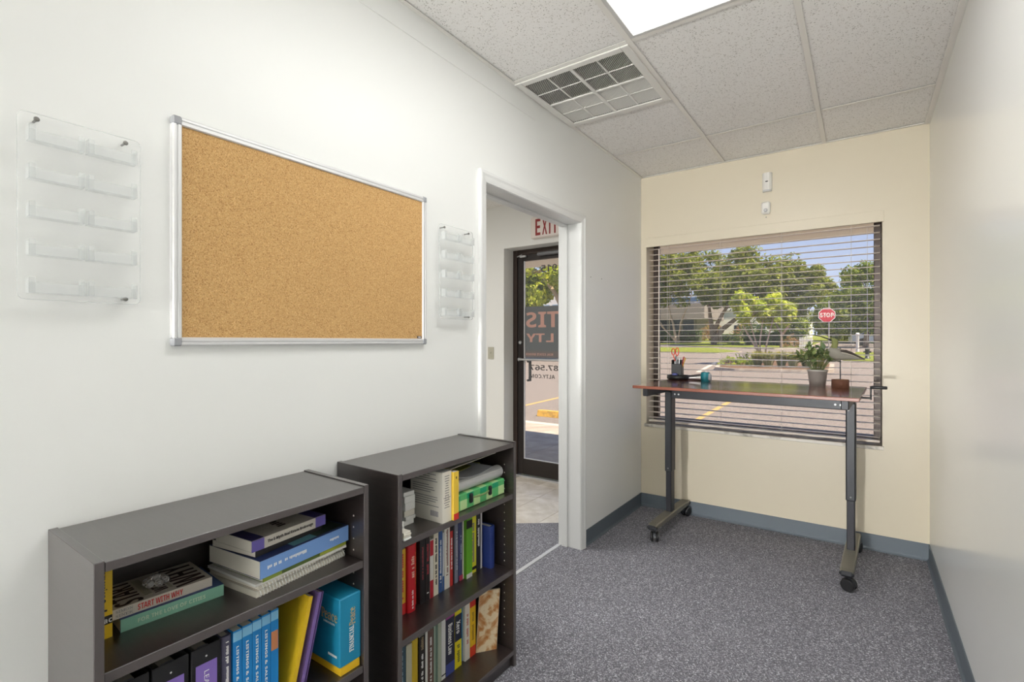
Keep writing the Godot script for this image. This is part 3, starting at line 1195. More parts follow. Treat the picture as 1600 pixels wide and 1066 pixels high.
func hedge(label, a, b, wide, high, kind, n, group):
	var t = thing("hedge", label, "hedge", Vector3(a.x, gy(a.y), a.y), 0.0, group)
	var d = Vector3(b.x - a.x, gy(b.y) - gy(a.y), b.y - a.y)
	var ln = d.length()
	var f = Basis(d.normalized(), Vector3.UP, d.normalized().cross(Vector3.UP))
	var st = S()
	box(st, d * 0.5 + Vector3(0, high * 0.47, 0), Vector3(ln - 0.2, high * 0.86, wide * 0.8), 0.12, f)
	obj("inner_twigs", st, flat(58, 66, 36, 0.95), t)
	var spots = []
	var k = 0
	while k < n:
		var x = rng.randf() * ln
		var y = rng.randf_range(0.06, 1.0) * high
		var z = rng.randf_range(-0.5, 0.5) * wide
		var side = rng.randi() % 3
		if side == 0:
			y = high
		elif side == 1:
			z = wide * 0.5
		spots.append([f.x * x + Vector3(0, y, 0) + f.z * z, 0.12, 12])
		k += 1
	put("foliage", leaf_mesh(spots, 0.16, kind), M.leaf, t).set_meta("kind", "stuff")

func shrub(called, label, at, r, high, kind, n, size, group = ""):
	var t = thing(called, label, "shrub", Vector3(at.x, gy(at.y), at.y), 0.0, group)
	var st = S()
	for k in 6:
		var a = TAU * k / 6.0
		tube(st, [Vector3(0, -0.05, 0), Vector3(cos(a) * r * 0.5, high * 0.7, sin(a) * r * 0.5)], [0.025, 0.008], 5)
	obj("stems", st, M.bark, t)
	var spots = []
	for k in n:
		var d = Vector3(rng.randfn(), absf(rng.randfn()) * 0.9, rng.randfn()).normalized() * pow(rng.randf(), 0.35)
		spots.append([Vector3(d.x * r, 0.12 * high + d.y * high * 0.85, d.z * r), r * 0.2, 22])
	put("foliage", leaf_mesh(spots, size, kind), M.leaf, t).set_meta("kind", "stuff")

func tuft(label, at, high, n, group):
	var t = thing("ornamental_grass", label, "grass", Vector3(at.x, gy(at.y) + 0.1, at.y), 0.0, group)
	var vs = PackedVector3Array()
	var ns = PackedVector3Array()
	var cs = PackedColorArray()
	var pal = GREENS["straw"]
	for k in n:
		var a = rng.randf() * TAU
		var o = Vector3(cos(a), 0, sin(a))
		var h = high * rng.randf_range(0.6, 1.1)
		var lean = rng.randf_range(0.12, 0.7)
		var p0 = o * rng.randf() * 0.12
		var p1 = p0 + o * lean * h * 0.4 + Vector3(0, h * 0.7, 0)
		var p2 = p0 + o * lean * h + Vector3(0, h * (1.0 - lean * 0.35), 0)
		var w = Vector3(-o.z, 0, o.x) * 0.016
		var c = pal[rng.randi() % pal.size()].srgb_to_linear() * rng.randf_range(0.85, 1.2)
		c.a = 1.0
		var tri = [p0 - w, p1 + w, p0 + w, p0 - w, p1 - w, p1 + w, p1 - w, p2, p1 + w]
		for i in 9:
			var k3 = i - i % 3
			vs.append(tri[i])
			ns.append((tri[k3] - tri[k3 + 2]).cross(tri[k3] - tri[k3 + 1]).normalized())
			cs.append(c)
	var arr = []
	arr.resize(Mesh.ARRAY_MAX)
	arr[Mesh.ARRAY_VERTEX] = vs
	arr[Mesh.ARRAY_NORMAL] = ns
	arr[Mesh.ARRAY_COLOR] = cs
	var m = ArrayMesh.new()
	m.add_surface_from_arrays(Mesh.PRIMITIVE_TRIANGLES, arr)
	put("blades", m, M.leaf, t).set_meta("kind", "stuff")

func outdoors():
	# covered walk along the front: slabs, kerb, soffit
	var sw = setting("sidewalk", "concrete walk under the roof overhang")
	for k in 9:
		var x = -10.77 + 1.52 * k
		var st = S()
		bmm(st, Vector3(x + 0.004, -0.3, -6.74), Vector3(x + 1.516, -0.03, ZE), 0.006)
		obj("slab", st, M.concrete, sw)
	var st = S()
	bmm(st, Vector3(-12, 2.25, -5.53), Vector3(5, 2.85, ZE))
	struct("roof_overhang", st, M.soffit, "cream soffit over the walk outside")
	# parking lot, sloping gently up
	st = S()
	for seg in [[-6.7, -8.0], [-8.0, -140.0]]:
		poly(st, [Vector3(-90, gy(seg[0]), seg[0]), Vector3(60, gy(seg[0]), seg[0]), Vector3(60, gy(seg[1]), seg[1]), Vector3(-90, gy(seg[1]), seg[1])], Vector3.UP)
	struct("parking_lot", st, M.asphalt, "sunlit grey asphalt parking lot")
	st = S()
	slab(st, [Vector2(-11, -6.74), Vector2(4, -6.74), Vector2(4, -7.27), Vector2(-11, -7.27)], 0.004, 0.02)  # a band of darker colour laid beside the walk
	struct("trim_dark_strip", st, M.asphalt_dark, "darker strip along the walk")
	st = S()
	slab(st, [Vector2(-11, -7.27), Vector2(4, -7.27), Vector2(4, -7.44), Vector2(-11, -7.44)], 0.005, 0.02)
	struct("trim_kerb_line", st, M.white_line, "pale line beyond the darker strip")
	for x in [-9.6, -6.0, -2.4, 1.2]:
		st = S()
		slab(st, [Vector2(x - 0.05, -8.2), Vector2(x + 0.05, -8.2), Vector2(x + 0.05, -13.6), Vector2(x - 0.05, -13.6)], 0.004, 0.02)
		var o = obj("parking_line", st, M.yellow_line)
		tag(o, {-9.6: "faded yellow parking line far to the left outside", -6.0: "faded yellow parking line seen through the entrance door", -2.4: "faded yellow parking line seen under the desk", 1.2: "faded yellow parking line to the right outside"}[x], "line", "parking lines")
		o.set_meta("kind", "structure")
	st = S()
	var pr = [Vector2(-0.085, 0), Vector2(0.085, 0), Vector2(0.06, 0.11), Vector2(-0.06, 0.11)]
	extrude(st, pr, 1.83, Transform3D(Basis(Vector3(0, 0, -1), Vector3(0, 1, 0), Vector3(1, 0, 0)), Vector3(-5.05, gy(-8.1), -8.1)))
	tag(obj("wheel_stop", st, M.yellow_kerb), "weathered yellow concrete wheel stop outside the entrance door", "wheel stop")
	# planted island
	var isl = [Vector2(-4.62, -20.8), Vector2(-3.9, -20.3), Vector2(-1.6, -20.6), Vector2(-1.0, -21.3), Vector2(-1.1, -24.4), Vector2(-2.2, -26.2), Vector2(-4.8, -26.6), Vector2(-5.35, -25.6)]
	st = S()
	slab(st, grow(isl, 0.16), 0.12)
	struct("island_kerb", st, M.concrete, "pale kerb round the planted island")
	st = S()
	slab(st, isl, 0.13, 0.05)
	struct("island_bed", st, M.mulch, "mulched bed of the planted island")
	st = S()
	slab(st, [Vector2(-5.1, -19.2), Vector2(-4.96, -19.2), Vector2(-5.72, -25.6), Vector2(-5.88, -25.6)], 0.02, 0.02)
	struct("trim_island_line", st, M.white_line, "pale line leading to the planted island")
	for L in [["lawn_strip", [Vector2(-17, -36), Vector2(-7.9, -34.6), Vector2(-6.9, -37), Vector2(-11.2, -45.5), Vector2(-22, -43)], "grass strip between the drives on the left"],
			["lawn_hedge", [Vector2(-13.2, -48.5), Vector2(-5.6, -43.5), Vector2(-3.6, -46), Vector2(-3.8, -66), Vector2(-40, -66), Vector2(-40, -56), Vector2(-16, -53)], "sunlit lawn in front of the hedges"],
			["lawn_right", [Vector2(-0.75, -28), Vector2(6, -27), Vector2(8, -37), Vector2(-0.3, -38)], "dry grass verge on the right"],
			["lawn_far", [Vector2(-60, -67), Vector2(30, -60), Vector2(40, -120), Vector2(-80, -120)], "grass under the far trees"]]:
		st = S()
		slab(st, grow(L[1], 0.15), 0.06)
		struct(L[0] + "_kerb", st, M.concrete, "pale kerb of the " + L[2])
		st = S()
		slab(st, L[1], 0.085, 0.05)
		struct(L[0], st, M.lawn, L[2])
	# trees
	tree("oak_tree", "broad tree with several pale stems in front of the grey building", Vector2(-17.5, -58), [[Vector3(0.5, 7.6, 0), Vector3(4.6, 3.4, 3.6)], [Vector3(-4.0, 7.2, 0), Vector3(4.0, 3.2, 3.2)]], 60, 170, 0.42, "oak",
		[[Vector3(0, -0.1, 0), Vector3(-0.4, 2.2, 0), Vector3(-1.2, 5.2, 0)], [Vector3(0.1, -0.1, 0), Vector3(0.5, 2.4, 0.2), Vector3(1.6, 5.4, 0)], [Vector3(0, 0.2, 0), Vector3(-1.6, 2.0, 0.2), Vector3(-3.2, 4.6, 0)]], 0.2, M.bark_pale)
	tree("oak_tree", "large spreading dark-trunked tree in the middle of the window view", Vector2(-12.1, -52), [[Vector3(3.4, 6.4, 0), Vector3(4.4, 3.1, 3.6)], [Vector3(7.4, 5.0, 0), Vector3(3.2, 2.0, 2.8)], [Vector3(0.4, 5.6, 0.2), Vector3(2.2, 1.7, 2.4)]], 60, 170, 0.4, "oak",
		[[Vector3(0, -0.1, 0), Vector3(0.1, 1.6, 0), Vector3(0.9, 3.2, 0), Vector3(2.2, 5.0, 0)], [Vector3(0.1, 0.4, 0), Vector3(0.9, 1.6, 0.2), Vector3(2.6, 3.0, 0), Vector3(4.4, 4.2, 0)], [Vector3(0, 0.8, 0), Vector3(-0.3, 2.8, 0), Vector3(-0.5, 4.8, 0)]], 0.32, M.bark)
	tree("crape_myrtle", "slender yellow-green tree with pale stems on the planted island", Vector2(-3.6, -24), [[Vector3(-0.2, 2.6, 0), Vector3(1.0, 0.72, 0.9)], [Vector3(0.55, 2.35, 0.1), Vector3(0.75, 0.6, 0.8)]], 50, 120, 0.18, "light",
		[[Vector3(-0.1, 0, 0), Vector3(-0.15, 0.8, 0), Vector3(-0.5, 2.1, 0)], [Vector3(0.1, 0, 0), Vector3(0.2, 0.9, 0), Vector3(0.5, 2.2, 0)], [Vector3(0, 0, 0), Vector3(-0.05, 1.0, 0.05), Vector3(0.1, 2.3, 0)], [Vector3(-0.1, 0.6, 0), Vector3(-0.5, 1.3, 0), Vector3(-0.9, 2.1, 0)]], 0.06, M.bark_pale)
	tree("young_tree", "small forked tree behind the planted island", Vector2(-5.3, -45), [[Vector3(0, 3.0, 0), Vector3(1.2, 0.8, 1.0)]], 20, 60, 0.2, "mid",
		[[Vector3(0, 0, 0), Vector3(0, 1.2, 0), Vector3(-0.6, 2.4, 0)], [Vector3(0, 1.0, 0), Vector3(0.5, 1.8, 0), Vector3(0.8, 2.6, 0)]], 0.13, M.bark)
	tree("bushy_tree", "bright green tree filling the right end of the window view", Vector2(0.2, -48), [[Vector3(0.2, 3.9, 0), Vector3(2.3, 2.5, 2.2)], [Vector3(-1.6, 2.8, 0), Vector3(1.6, 1.6, 1.6)]], 60, 150, 0.36, "mid",
		[[Vector3(0, -0.1, 0), Vector3(0.1, 1.5, 0), Vector3(0.2, 3.2, 0)]], 0.22, M.bark)
	tree("bushy_tree", "bright green tree just past the right window edge", Vector2(6.6, -46), [[Vector3(0, 3.8, 0), Vector3(2.8, 2.6, 2.4)]], 50, 130, 0.38, "mid",
		[[Vector3(0, -0.1, 0), Vector3(0.1, 1.5, 0), Vector3(0.2, 3.2, 0)]], 0.22, M.bark)
	var far = [[-31.0, -74.0, 9.0], [-8.4, -74.0, 6.2], [-2.4, -70.0, 5.4], [1.4, -62.0, 6.2], [4.6, -76.0, 7.0], [10.5, -70.0, 6.8]]
	var where = ["behind the grey building", "behind the middle hedge", "behind the stop sign", "behind the white post", "beyond the verge", "at the far right"]
	for k in far.size():
		var f = far[k]
		tree("distant_tree", "dense distant tree " + where[k], Vector2(f[0], f[1]), [[Vector3(0, f[2] * 0.5, 0), Vector3(2.9, f[2] * 0.46, 2.4)]], 56, 110, 0.46, ["dark", "mid", "oak"][k % 3],
			[[Vector3(0, -0.1, 0), Vector3(0.1, f[2] * 0.25, 0), Vector3(0, f[2] * 0.5, 0)]], 0.2, M.bark, "distant trees")
	tree("shade_tree", "leaning tree with drooping light green leaves seen through the entrance door", Vector2(-12.9, -24), [[Vector3(-1.8, 5.7, -0.5), Vector3(3.9, 2.2, 3.0)], [Vector3(-3.9, 4.3, -0.8), Vector3(2.0, 1.35, 2.0)]], 60, 150, 0.3, "light",
		[[Vector3(0, -0.1, 0), Vector3(-0.2, 2.2, 0), Vector3(-1.0, 3.7, 0), Vector3(-2.1, 5.0, 0)], [Vector3(-0.1, 2.0, 0), Vector3(0.8, 3.8, 0), Vector3(1.4, 5.2, 0)]], 0.25, M.bark_pale)
	# hedges and shrubs
	hedge("clipped dark hedge in front of the grey building", Vector2(-23, -60), Vector2(-15.2, -60), 1.2, 1.45, "dark", 420, "clipped hedges")
	hedge("low dark hedge behind the large tree", Vector2(-14.4, -61), Vector2(-11.2, -59.6), 0.9, 0.95, "dark", 200, "clipped hedges")
	hedge("clipped dark hedge right of the large tree", Vector2(-9.2, -52), Vector2(-4.3, -52), 1.1, 1.2, "dark", 360, "clipped hedges")
	shrub("round_shrub", "big round dark shrub behind the right hedge", Vector2(-9.4, -57), 1.7, 2.7, "dark", 60, 0.22)
	shrub("round_shrub", "yellow-green shrub at the left end of the right hedge", Vector2(-10.3, -52), 0.7, 1.25, "lime", 26, 0.14)
	shrub("rusty_shrub", "reddish brown shrub mass right of the grey building", Vector2(-17.2, -72), 2.2, 2.7, "rust", 60, 0.26)
	shrub("rusty_shrub", "reddish brown shrub behind the large tree trunk", Vector2(-12.6, -72), 2.0, 2.5, "rust", 60, 0.26)
	shrub("rusty_shrub", "small reddish shrub beside the white gate", Vector2(-4.6, -47), 0.8, 1.3, "rust", 24, 0.14)
	shrub("low_shrub", "bright green low shrub at the left tip of the island", Vector2(-4.55, -21.9), 0.42, 0.5, "lime", 26, 0.08, "island shrubs")
	shrub("low_shrub", "bright green low shrub second from the left on the island", Vector2(-3.95, -22.3), 0.45, 0.52, "lime", 26, 0.08, "island shrubs")
	shrub("low_shrub", "bright green shrub at the back of the island", Vector2(-4.1, -24.4), 0.7, 0.66, "lime", 30, 0.1, "island shrubs")
	var tx = [-3.4, -2.98, -2.56, -2.14, -1.72, -1.32]
	var tl = ["nearest the low shrubs", "second from the low shrubs", "in front of the slender tree", "right of the slender tree", "second from the island's right end", "at the island's right end"]
	for k in 6:
		tuft("straw-green ornamental grass tuft " + tl[k], Vector2(tx[k], -21.8 + 0.3 * (k % 2)), 0.68, 420, "island grasses")
	# stop sign
	var sg = thing("stop_sign", "red octagonal stop sign on a thin post across the lot", "sign", Vector3(-1.43, gy(-29.0), -29.0), 0.12)
	st = S()
	tube(st, [Vector3(0.09, -0.1, -0.03), Vector3(0.09, 2.95, -0.03)], 0.03, 8)
	obj("post", st, M.galvanised_post, sg)
	var oc = []
	var oi = []
	for k in 8:
		var a = TAU * (k + 0.5) / 8.0
		oc.append(Vector2(cos(a), sin(a)) * 0.38)
		oi.append(Vector2(cos(a), sin(a)) * 0.35)
	st = S()
	extrude(st, oc, 0.012, Transform3D(Basis(), Vector3(0, 2.24, 0)))
	obj("plate", st, M.sign_white, sg)
	st = S()
	extrude(st, oi, 0.004, Transform3D(Basis(), Vector3(0, 2.24, 0.012)))
	obj("red_face", st, M.stop_red, sg)
	letters(sg, "STOP", Vector3(0, 2.24, 0.0165), Vector3.RIGHT, Vector3.UP, 0.22, M.sign_white, 0.56, "Droid Sans", 700, "letters", true)
	# small things near the street
	var wp = thing("utility_post", "short white utility post on the right by the street", "post", Vector3(-0.26, gy(-40.0), -40.0))
	st = S()
	lathe(st, [Vector2(0.09, -0.05), Vector2(0.09, 1.1), Vector2(0.11, 1.12), Vector2(0.11, 1.22), Vector2(0.05, 1.27)], 12)
	obj("shaft", st, M.white_stucco, wp)
	var gt = thing("picket_gate", "small white picket panel beside the hedge", "gate", Vector3(-3.6, gy(-45.0), -45.0), 0.1)
	for k in 7:
		st = S()
		box(st, Vector3(-0.39 + 0.13 * k, 0.45, 0), Vector3(0.07, 0.9, 0.025), 0.006)
		obj("picket", st, M.white_stucco, gt)
	st = S()
	box(st, Vector3(0, 0.25, -0.03), Vector3(0.95, 0.08, 0.03), 0.005)
	box(st, Vector3(0, 0.7, -0.03), Vector3(0.95, 0.08, 0.03), 0.005)
	obj("rail", st, M.white_stucco, gt)
	var hy = thing("fire_hydrant", "dark fire hydrant on the right verge", "hydrant", Vector3(0.2, gy(-30.0) + 0.08, -30.0))
	st = S()
	lathe(st, [Vector2(0.13, -0.03), Vector2(0.13, 0.04), Vector2(0.085, 0.06), Vector2(0.085, 0.4), Vector2(0.11, 0.42), Vector2(0.09, 0.5), Vector2(0.03, 0.58), Vector2(0.025, 0.62)], 12)
	obj("barrel", st, M.charcoal, hy)
	st = S()
	tube(st, [Vector3(-0.16, 0.33, 0), Vector3(0.16, 0.33, 0)], 0.045, 8)
	obj("nozzles", st, M.charcoal, hy)
	parked_car()
	buildings()

func parked_car():
	var c = thing("parked_car", "small blue-grey car parked far off at the right window edge", "car", Vector3(1.2, gy(-54.0) + 0.02, -54.0), 0.2)
	var st = S()
	var side = [Vector2(-2.1, 0.35), Vector2(2.1, 0.35), Vector2(2.15, 0.75), Vector2(1.2, 0.92), Vector2(0.55, 1.38), Vector2(-1.0, 1.4), Vector2(-1.7, 0.95), Vector2(-2.15, 0.85)]
	extrude(st, side, 1.6, Transform3D(Basis(), Vector3(0, 0, -0.8)))
	obj("body", st, M.car_blue, c)
	st = S()
	extrude(st, [Vector2(-1.45, 0.95), Vector2(0.95, 0.95), Vector2(0.48, 1.32), Vector2(-0.95, 1.33)], 1.64, Transform3D(Basis(), Vector3(0, 0, -0.82)))
	obj("windows", st, M.dark_glass, c)
	for x in [-1.35, 1.35]:
		for z in [-0.72, 0.72]:
			st = S()
			lathe(st, [Vector2(0.1, -0.11), Vector2(0.31, -0.11), Vector2(0.33, -0.08), Vector2(0.33, 0.08), Vector2(0.31, 0.11), Vector2(0.1, 0.11)], 14, Transform3D(Basis(Vector3.RIGHT, PI / 2), Vector3(x, 0.33, z)))
			obj("wheel", st, M.black_plastic, c)

func buildings():
	var y = gy(-80.0)
	var b = thing("office_building", "low grey building with a deep band and blue roof edge beyond the hedge", "building", Vector3(-36.0, y, -80.0))
	var st = S()
	bmm(st, Vector3(0, -0.5, -12), Vector3(14.6, 3.6, -1.2))
	obj("wall", st, M.stucco_grey, b)
	st = S()
	bmm(st, Vector3(-1, 3.3, -13), Vector3(16.1, 5.75, 0), 0.05)
	obj("band", st, M.stucco_grey, b)
	st = S()
	bmm(st, Vector3(-1, 5.75, -13), Vector3(15.8, 6.75, -0.4), 0.05)
	obj("roof_edge", st, M.blue_roof, b)
	for k in 7:
		st = S()
		bmm(st, Vector3(0.5 + 2.0 * k, 0.3, -1.25), Vector3(2.2 + 2.0 * k, 3.2, -1.12), 0.01)
		obj("window", st, M.dark_glass, b)
		st = S()
		bmm(st, Vector3(2.22 + 2.0 * k, -0.3, -1.3), Vector3(2.48 + 2.0 * k, 3.4, -0.95), 0.01)
		obj("pier", st, M.stucco_grey, b)
	var w = thing("white_block", "added white block in place of the bright sky between the trees", "building", Vector3(-27.0, gy(-95.0), -95.0))
	st = S()  # block shaped like a building, standing in for bright white sky
	bmm(st, Vector3(0, -0.5, -8), Vector3(15.5, 4.9, 0), 0.04)
	obj("wall", st, M.white_stucco, w)
	st = S()
	extrude(st, [Vector2(-0.4, 4.9), Vector2(15.9, 4.9), Vector2(14.5, 5.8), Vector2(1.0, 5.8)], 8.6, Transform3D(Basis(), Vector3(0, 0, -8.3)))
	obj("roof", st, M.white_stucco, w)
	for k in 4:
		st = S()
		bmm(st, Vector3(1.2 + 3.6 * k, 1.0, -0.02), Vector3(2.6 + 3.6 * k, 2.3, 0.03), 0.01)
		obj("window", st, M.dark_glass, w)
	var w2 = thing("white_block", "small white building with a hipped roof left of the stop sign", "building", Vector3(-10.4, gy(-95.0), -95.0))
	st = S()
	bmm(st, Vector3(0, -0.5, -5), Vector3(3.4, 3.6, 0), 0.04)
	obj("wall", st, M.white_stucco, w2)
	st = S()
	extrude(st, [Vector2(-0.4, 3.6), Vector2(3.8, 3.6), Vector2(2.6, 4.6), Vector2(0.8, 4.6)], 5.6, Transform3D(Basis(), Vector3(0, 0, -5.3)))
	obj("roof", st, M.white_stucco, w2)
	var f = thing("glass_front_building", "pale building with tall blue-grey windows behind the leaning tree", "building", Vector3(-41.0, gy(-48.0), -48.0))
	st = S()
	bmm(st, Vector3(0, -0.5, -8), Vector3(16.0, 5.4, 0), 0.04)
	obj("wall", st, M.white_stucco, f)
	for k in 10:
		st = S()
		bmm(st, Vector3(0.4 + 1.55 * k, 0.3, -0.02), Vector3(1.6 + 1.55 * k, 4.6, 0.04), 0.01)
		obj("window", st, flat(150, 168, 186, 0.2), f)

# ------------------------------------------------------------------ on the left wall
func left_wall_things():
	cork_board()
	card_rack("clear acrylic card rack left of the cork board", 1.37, -0.25)
	card_rack("clear acrylic card rack between cork board and doorway", 1.376, -1.478)

func cork_board():
	var y0 = 1.273
	var y1 = 1.849
	var za = -0.531
	var zb = -1.415
	var b = thing("cork_board", "aluminium framed cork board on the left wall", "cork board", Vector3(XL, y0, (za + zb) * 0.5))
	var h = y1 - y0
	var hw = (za - zb) * 0.5
	var st = S()
	box(st, Vector3(0.007, h * 0.5, 0), Vector3(0.01, h - 0.02, 2 * hw - 0.02))
	obj("cork_panel", st, M.cork, b)
	# profile across the rail: (out from wall, inwards from the edge)
	var pr = [Vector2(0, 0), Vector2(0.015, 0), Vector2(0.018, 0.003), Vector2(0.018, 0.008), Vector2(0.0155, 0.0095), Vector2(0.0155, 0.011), Vector2(0.018, 0.0125), Vector2(0.018, 0.019), Vector2(0.0145, 0.0215), Vector2(0, 0.0215)]
	for k in 4:
		var rings = []
		for e in [-1.0, 1.0]:
			var r = []
			for q in pr:
				if k < 2:
					var zz = (hw - q.y) * (1.0 if k == 0 else -1.0)
					r.append(Vector3(q.x, 0.02 if e < 0 else h - 0.02, zz))
				else:
					r.append(Vector3(q.x, q.y if k == 2 else h - q.y, e * (hw - 0.02)))
			rings.append(r)
		st = S()
		loft(st, rings, true, false)
		obj("frame_rail", st, M.alu_matte, b)
	for sy in [0.0, 1.0]:
		for sz in [-1.0, 1.0]:
			st = S()
			box(st, Vector3(0.0095, 0.0105 if sy == 0.0 else h - 0.0105, sz * (hw - 0.0105)), Vector3(0.02, 0.023, 0.023), 0.004)
			obj("corner_cap", st, M.corner_grey, b)
	st = S()
	box(st, Vector3(0.0125, 0.027, -hw + 0.036), Vector3(0.002, 0.009, 0.024), 0.0008)
	var bd = obj("badge", st, M.ink_brown, b)
	st = S()
	lathe(st, [Vector2(0.0028, 0), Vector2(0.0028, 0.0004)], 12, Transform3D(Basis(Vector3(0, 0, 3), Vector3(1, 0, 0), Vector3(0, 1, 0)), Vector3(0.0135, 0.027, -hw + 0.036)))
	obj("badge_oval", st, M.alu_matte, bd)

func card_rack(label, y0, z0):
	var w = 0.211
	var h = 0.385
	var t = thing("card_rack", label, "rack", Vector3(XL, y0, z0 - w * 0.5), 0.0, "acrylic card racks")
	var px = 0.022
	var pg = []
	for c in [[1, 1], [-1, 1], [-1, -1], [1, -1]]:
		for k in 4:
			var a = atan2(c[1], c[0]) - PI / 4 + PI / 2 * k / 3.0
			pg.append(Vector2(c[0] * (w * 0.5 - 0.012) + cos(a) * 0.012, h * 0.5 + c[1] * (h * 0.5 - 0.012) + sin(a) * 0.012))
	var st = S()
	# plate: local x -> -z
	var xf = Transform3D(Basis(Vector3(0, 0, -1), Vector3(0, 1, 0), Vector3(1, 0, 0)), Vector3(px, 0, 0))
	extrude(st, pg, 0.003, xf)
	obj("plate", st, M.acrylic, t)
	st = S()
	for k in pg.size():
		var a = pg[k]
		var b = pg[(k + 1) % pg.size()]
		var c = Vector2(0, h * 0.5)
		var ai = a + (c - a).normalized() * 0.0015
		var bi = b + (c - b).normalized() * 0.0015
		var r0 = [xf * Vector3(a.x, a.y, 0.0), xf * Vector3(ai.x, ai.y, 0.0), xf * Vector3(ai.x, ai.y, 0.0034), xf * Vector3(a.x, a.y, 0.0034)]
		var r1 = [xf * Vector3(b.x, b.y, 0.0), xf * Vector3(bi.x, bi.y, 0.0), xf * Vector3(bi.x, bi.y, 0.0034), xf * Vector3(b.x, b.y, 0.0034)]
		loft(st, [r0, r1], false, false)
	obj("plate_edge", st, M.acrylic_edge, t)
	st = S()
	var pw = 0.088
	box(st, Vector3(px + 0.013, 0.0, 0), Vector3(0.02, 0.002, pw))
	box(st, Vector3(px + 0.022, 0.011, 0), Vector3(0.002, 0.022, pw))
	for s in [-1.0, 1.0]:
		box(st, Vector3(px + 0.013, 0.015, s * pw * 0.5), Vector3(0.02, 0.03, 0.002))
		box(st, Vector3(px + 0.022, 0.016, s * (pw * 0.5 - 0.005)), Vector3(0.002, 0.032, 0.01))
	var pm = mesh_of(st)
	for r in 5:
		for c in [-1.0, 1.0]:
			put("card_pocket", pm, M.acrylic_edge, t, Transform3D(Basis(), Vector3(0, 0.013 + 0.0775 * r, c * 0.0475)))
	for s in [[h - 0.012, 0.076], [h - 0.012, -0.076], [0.012, -0.076]]:
		st = S()
		lathe(st, [Vector2(0.0025, -0.022), Vector2(0.0025, 0.002), Vector2(0.0052, 0.003), Vector2(0.004, 0.0055), Vector2(0.001, 0.006)], 12, Transform3D(Basis(Vector3.BACK, -PI / 2), Vector3(px + 0.001, s[0], s[1])))
		obj("screw", st, M.screw, t)

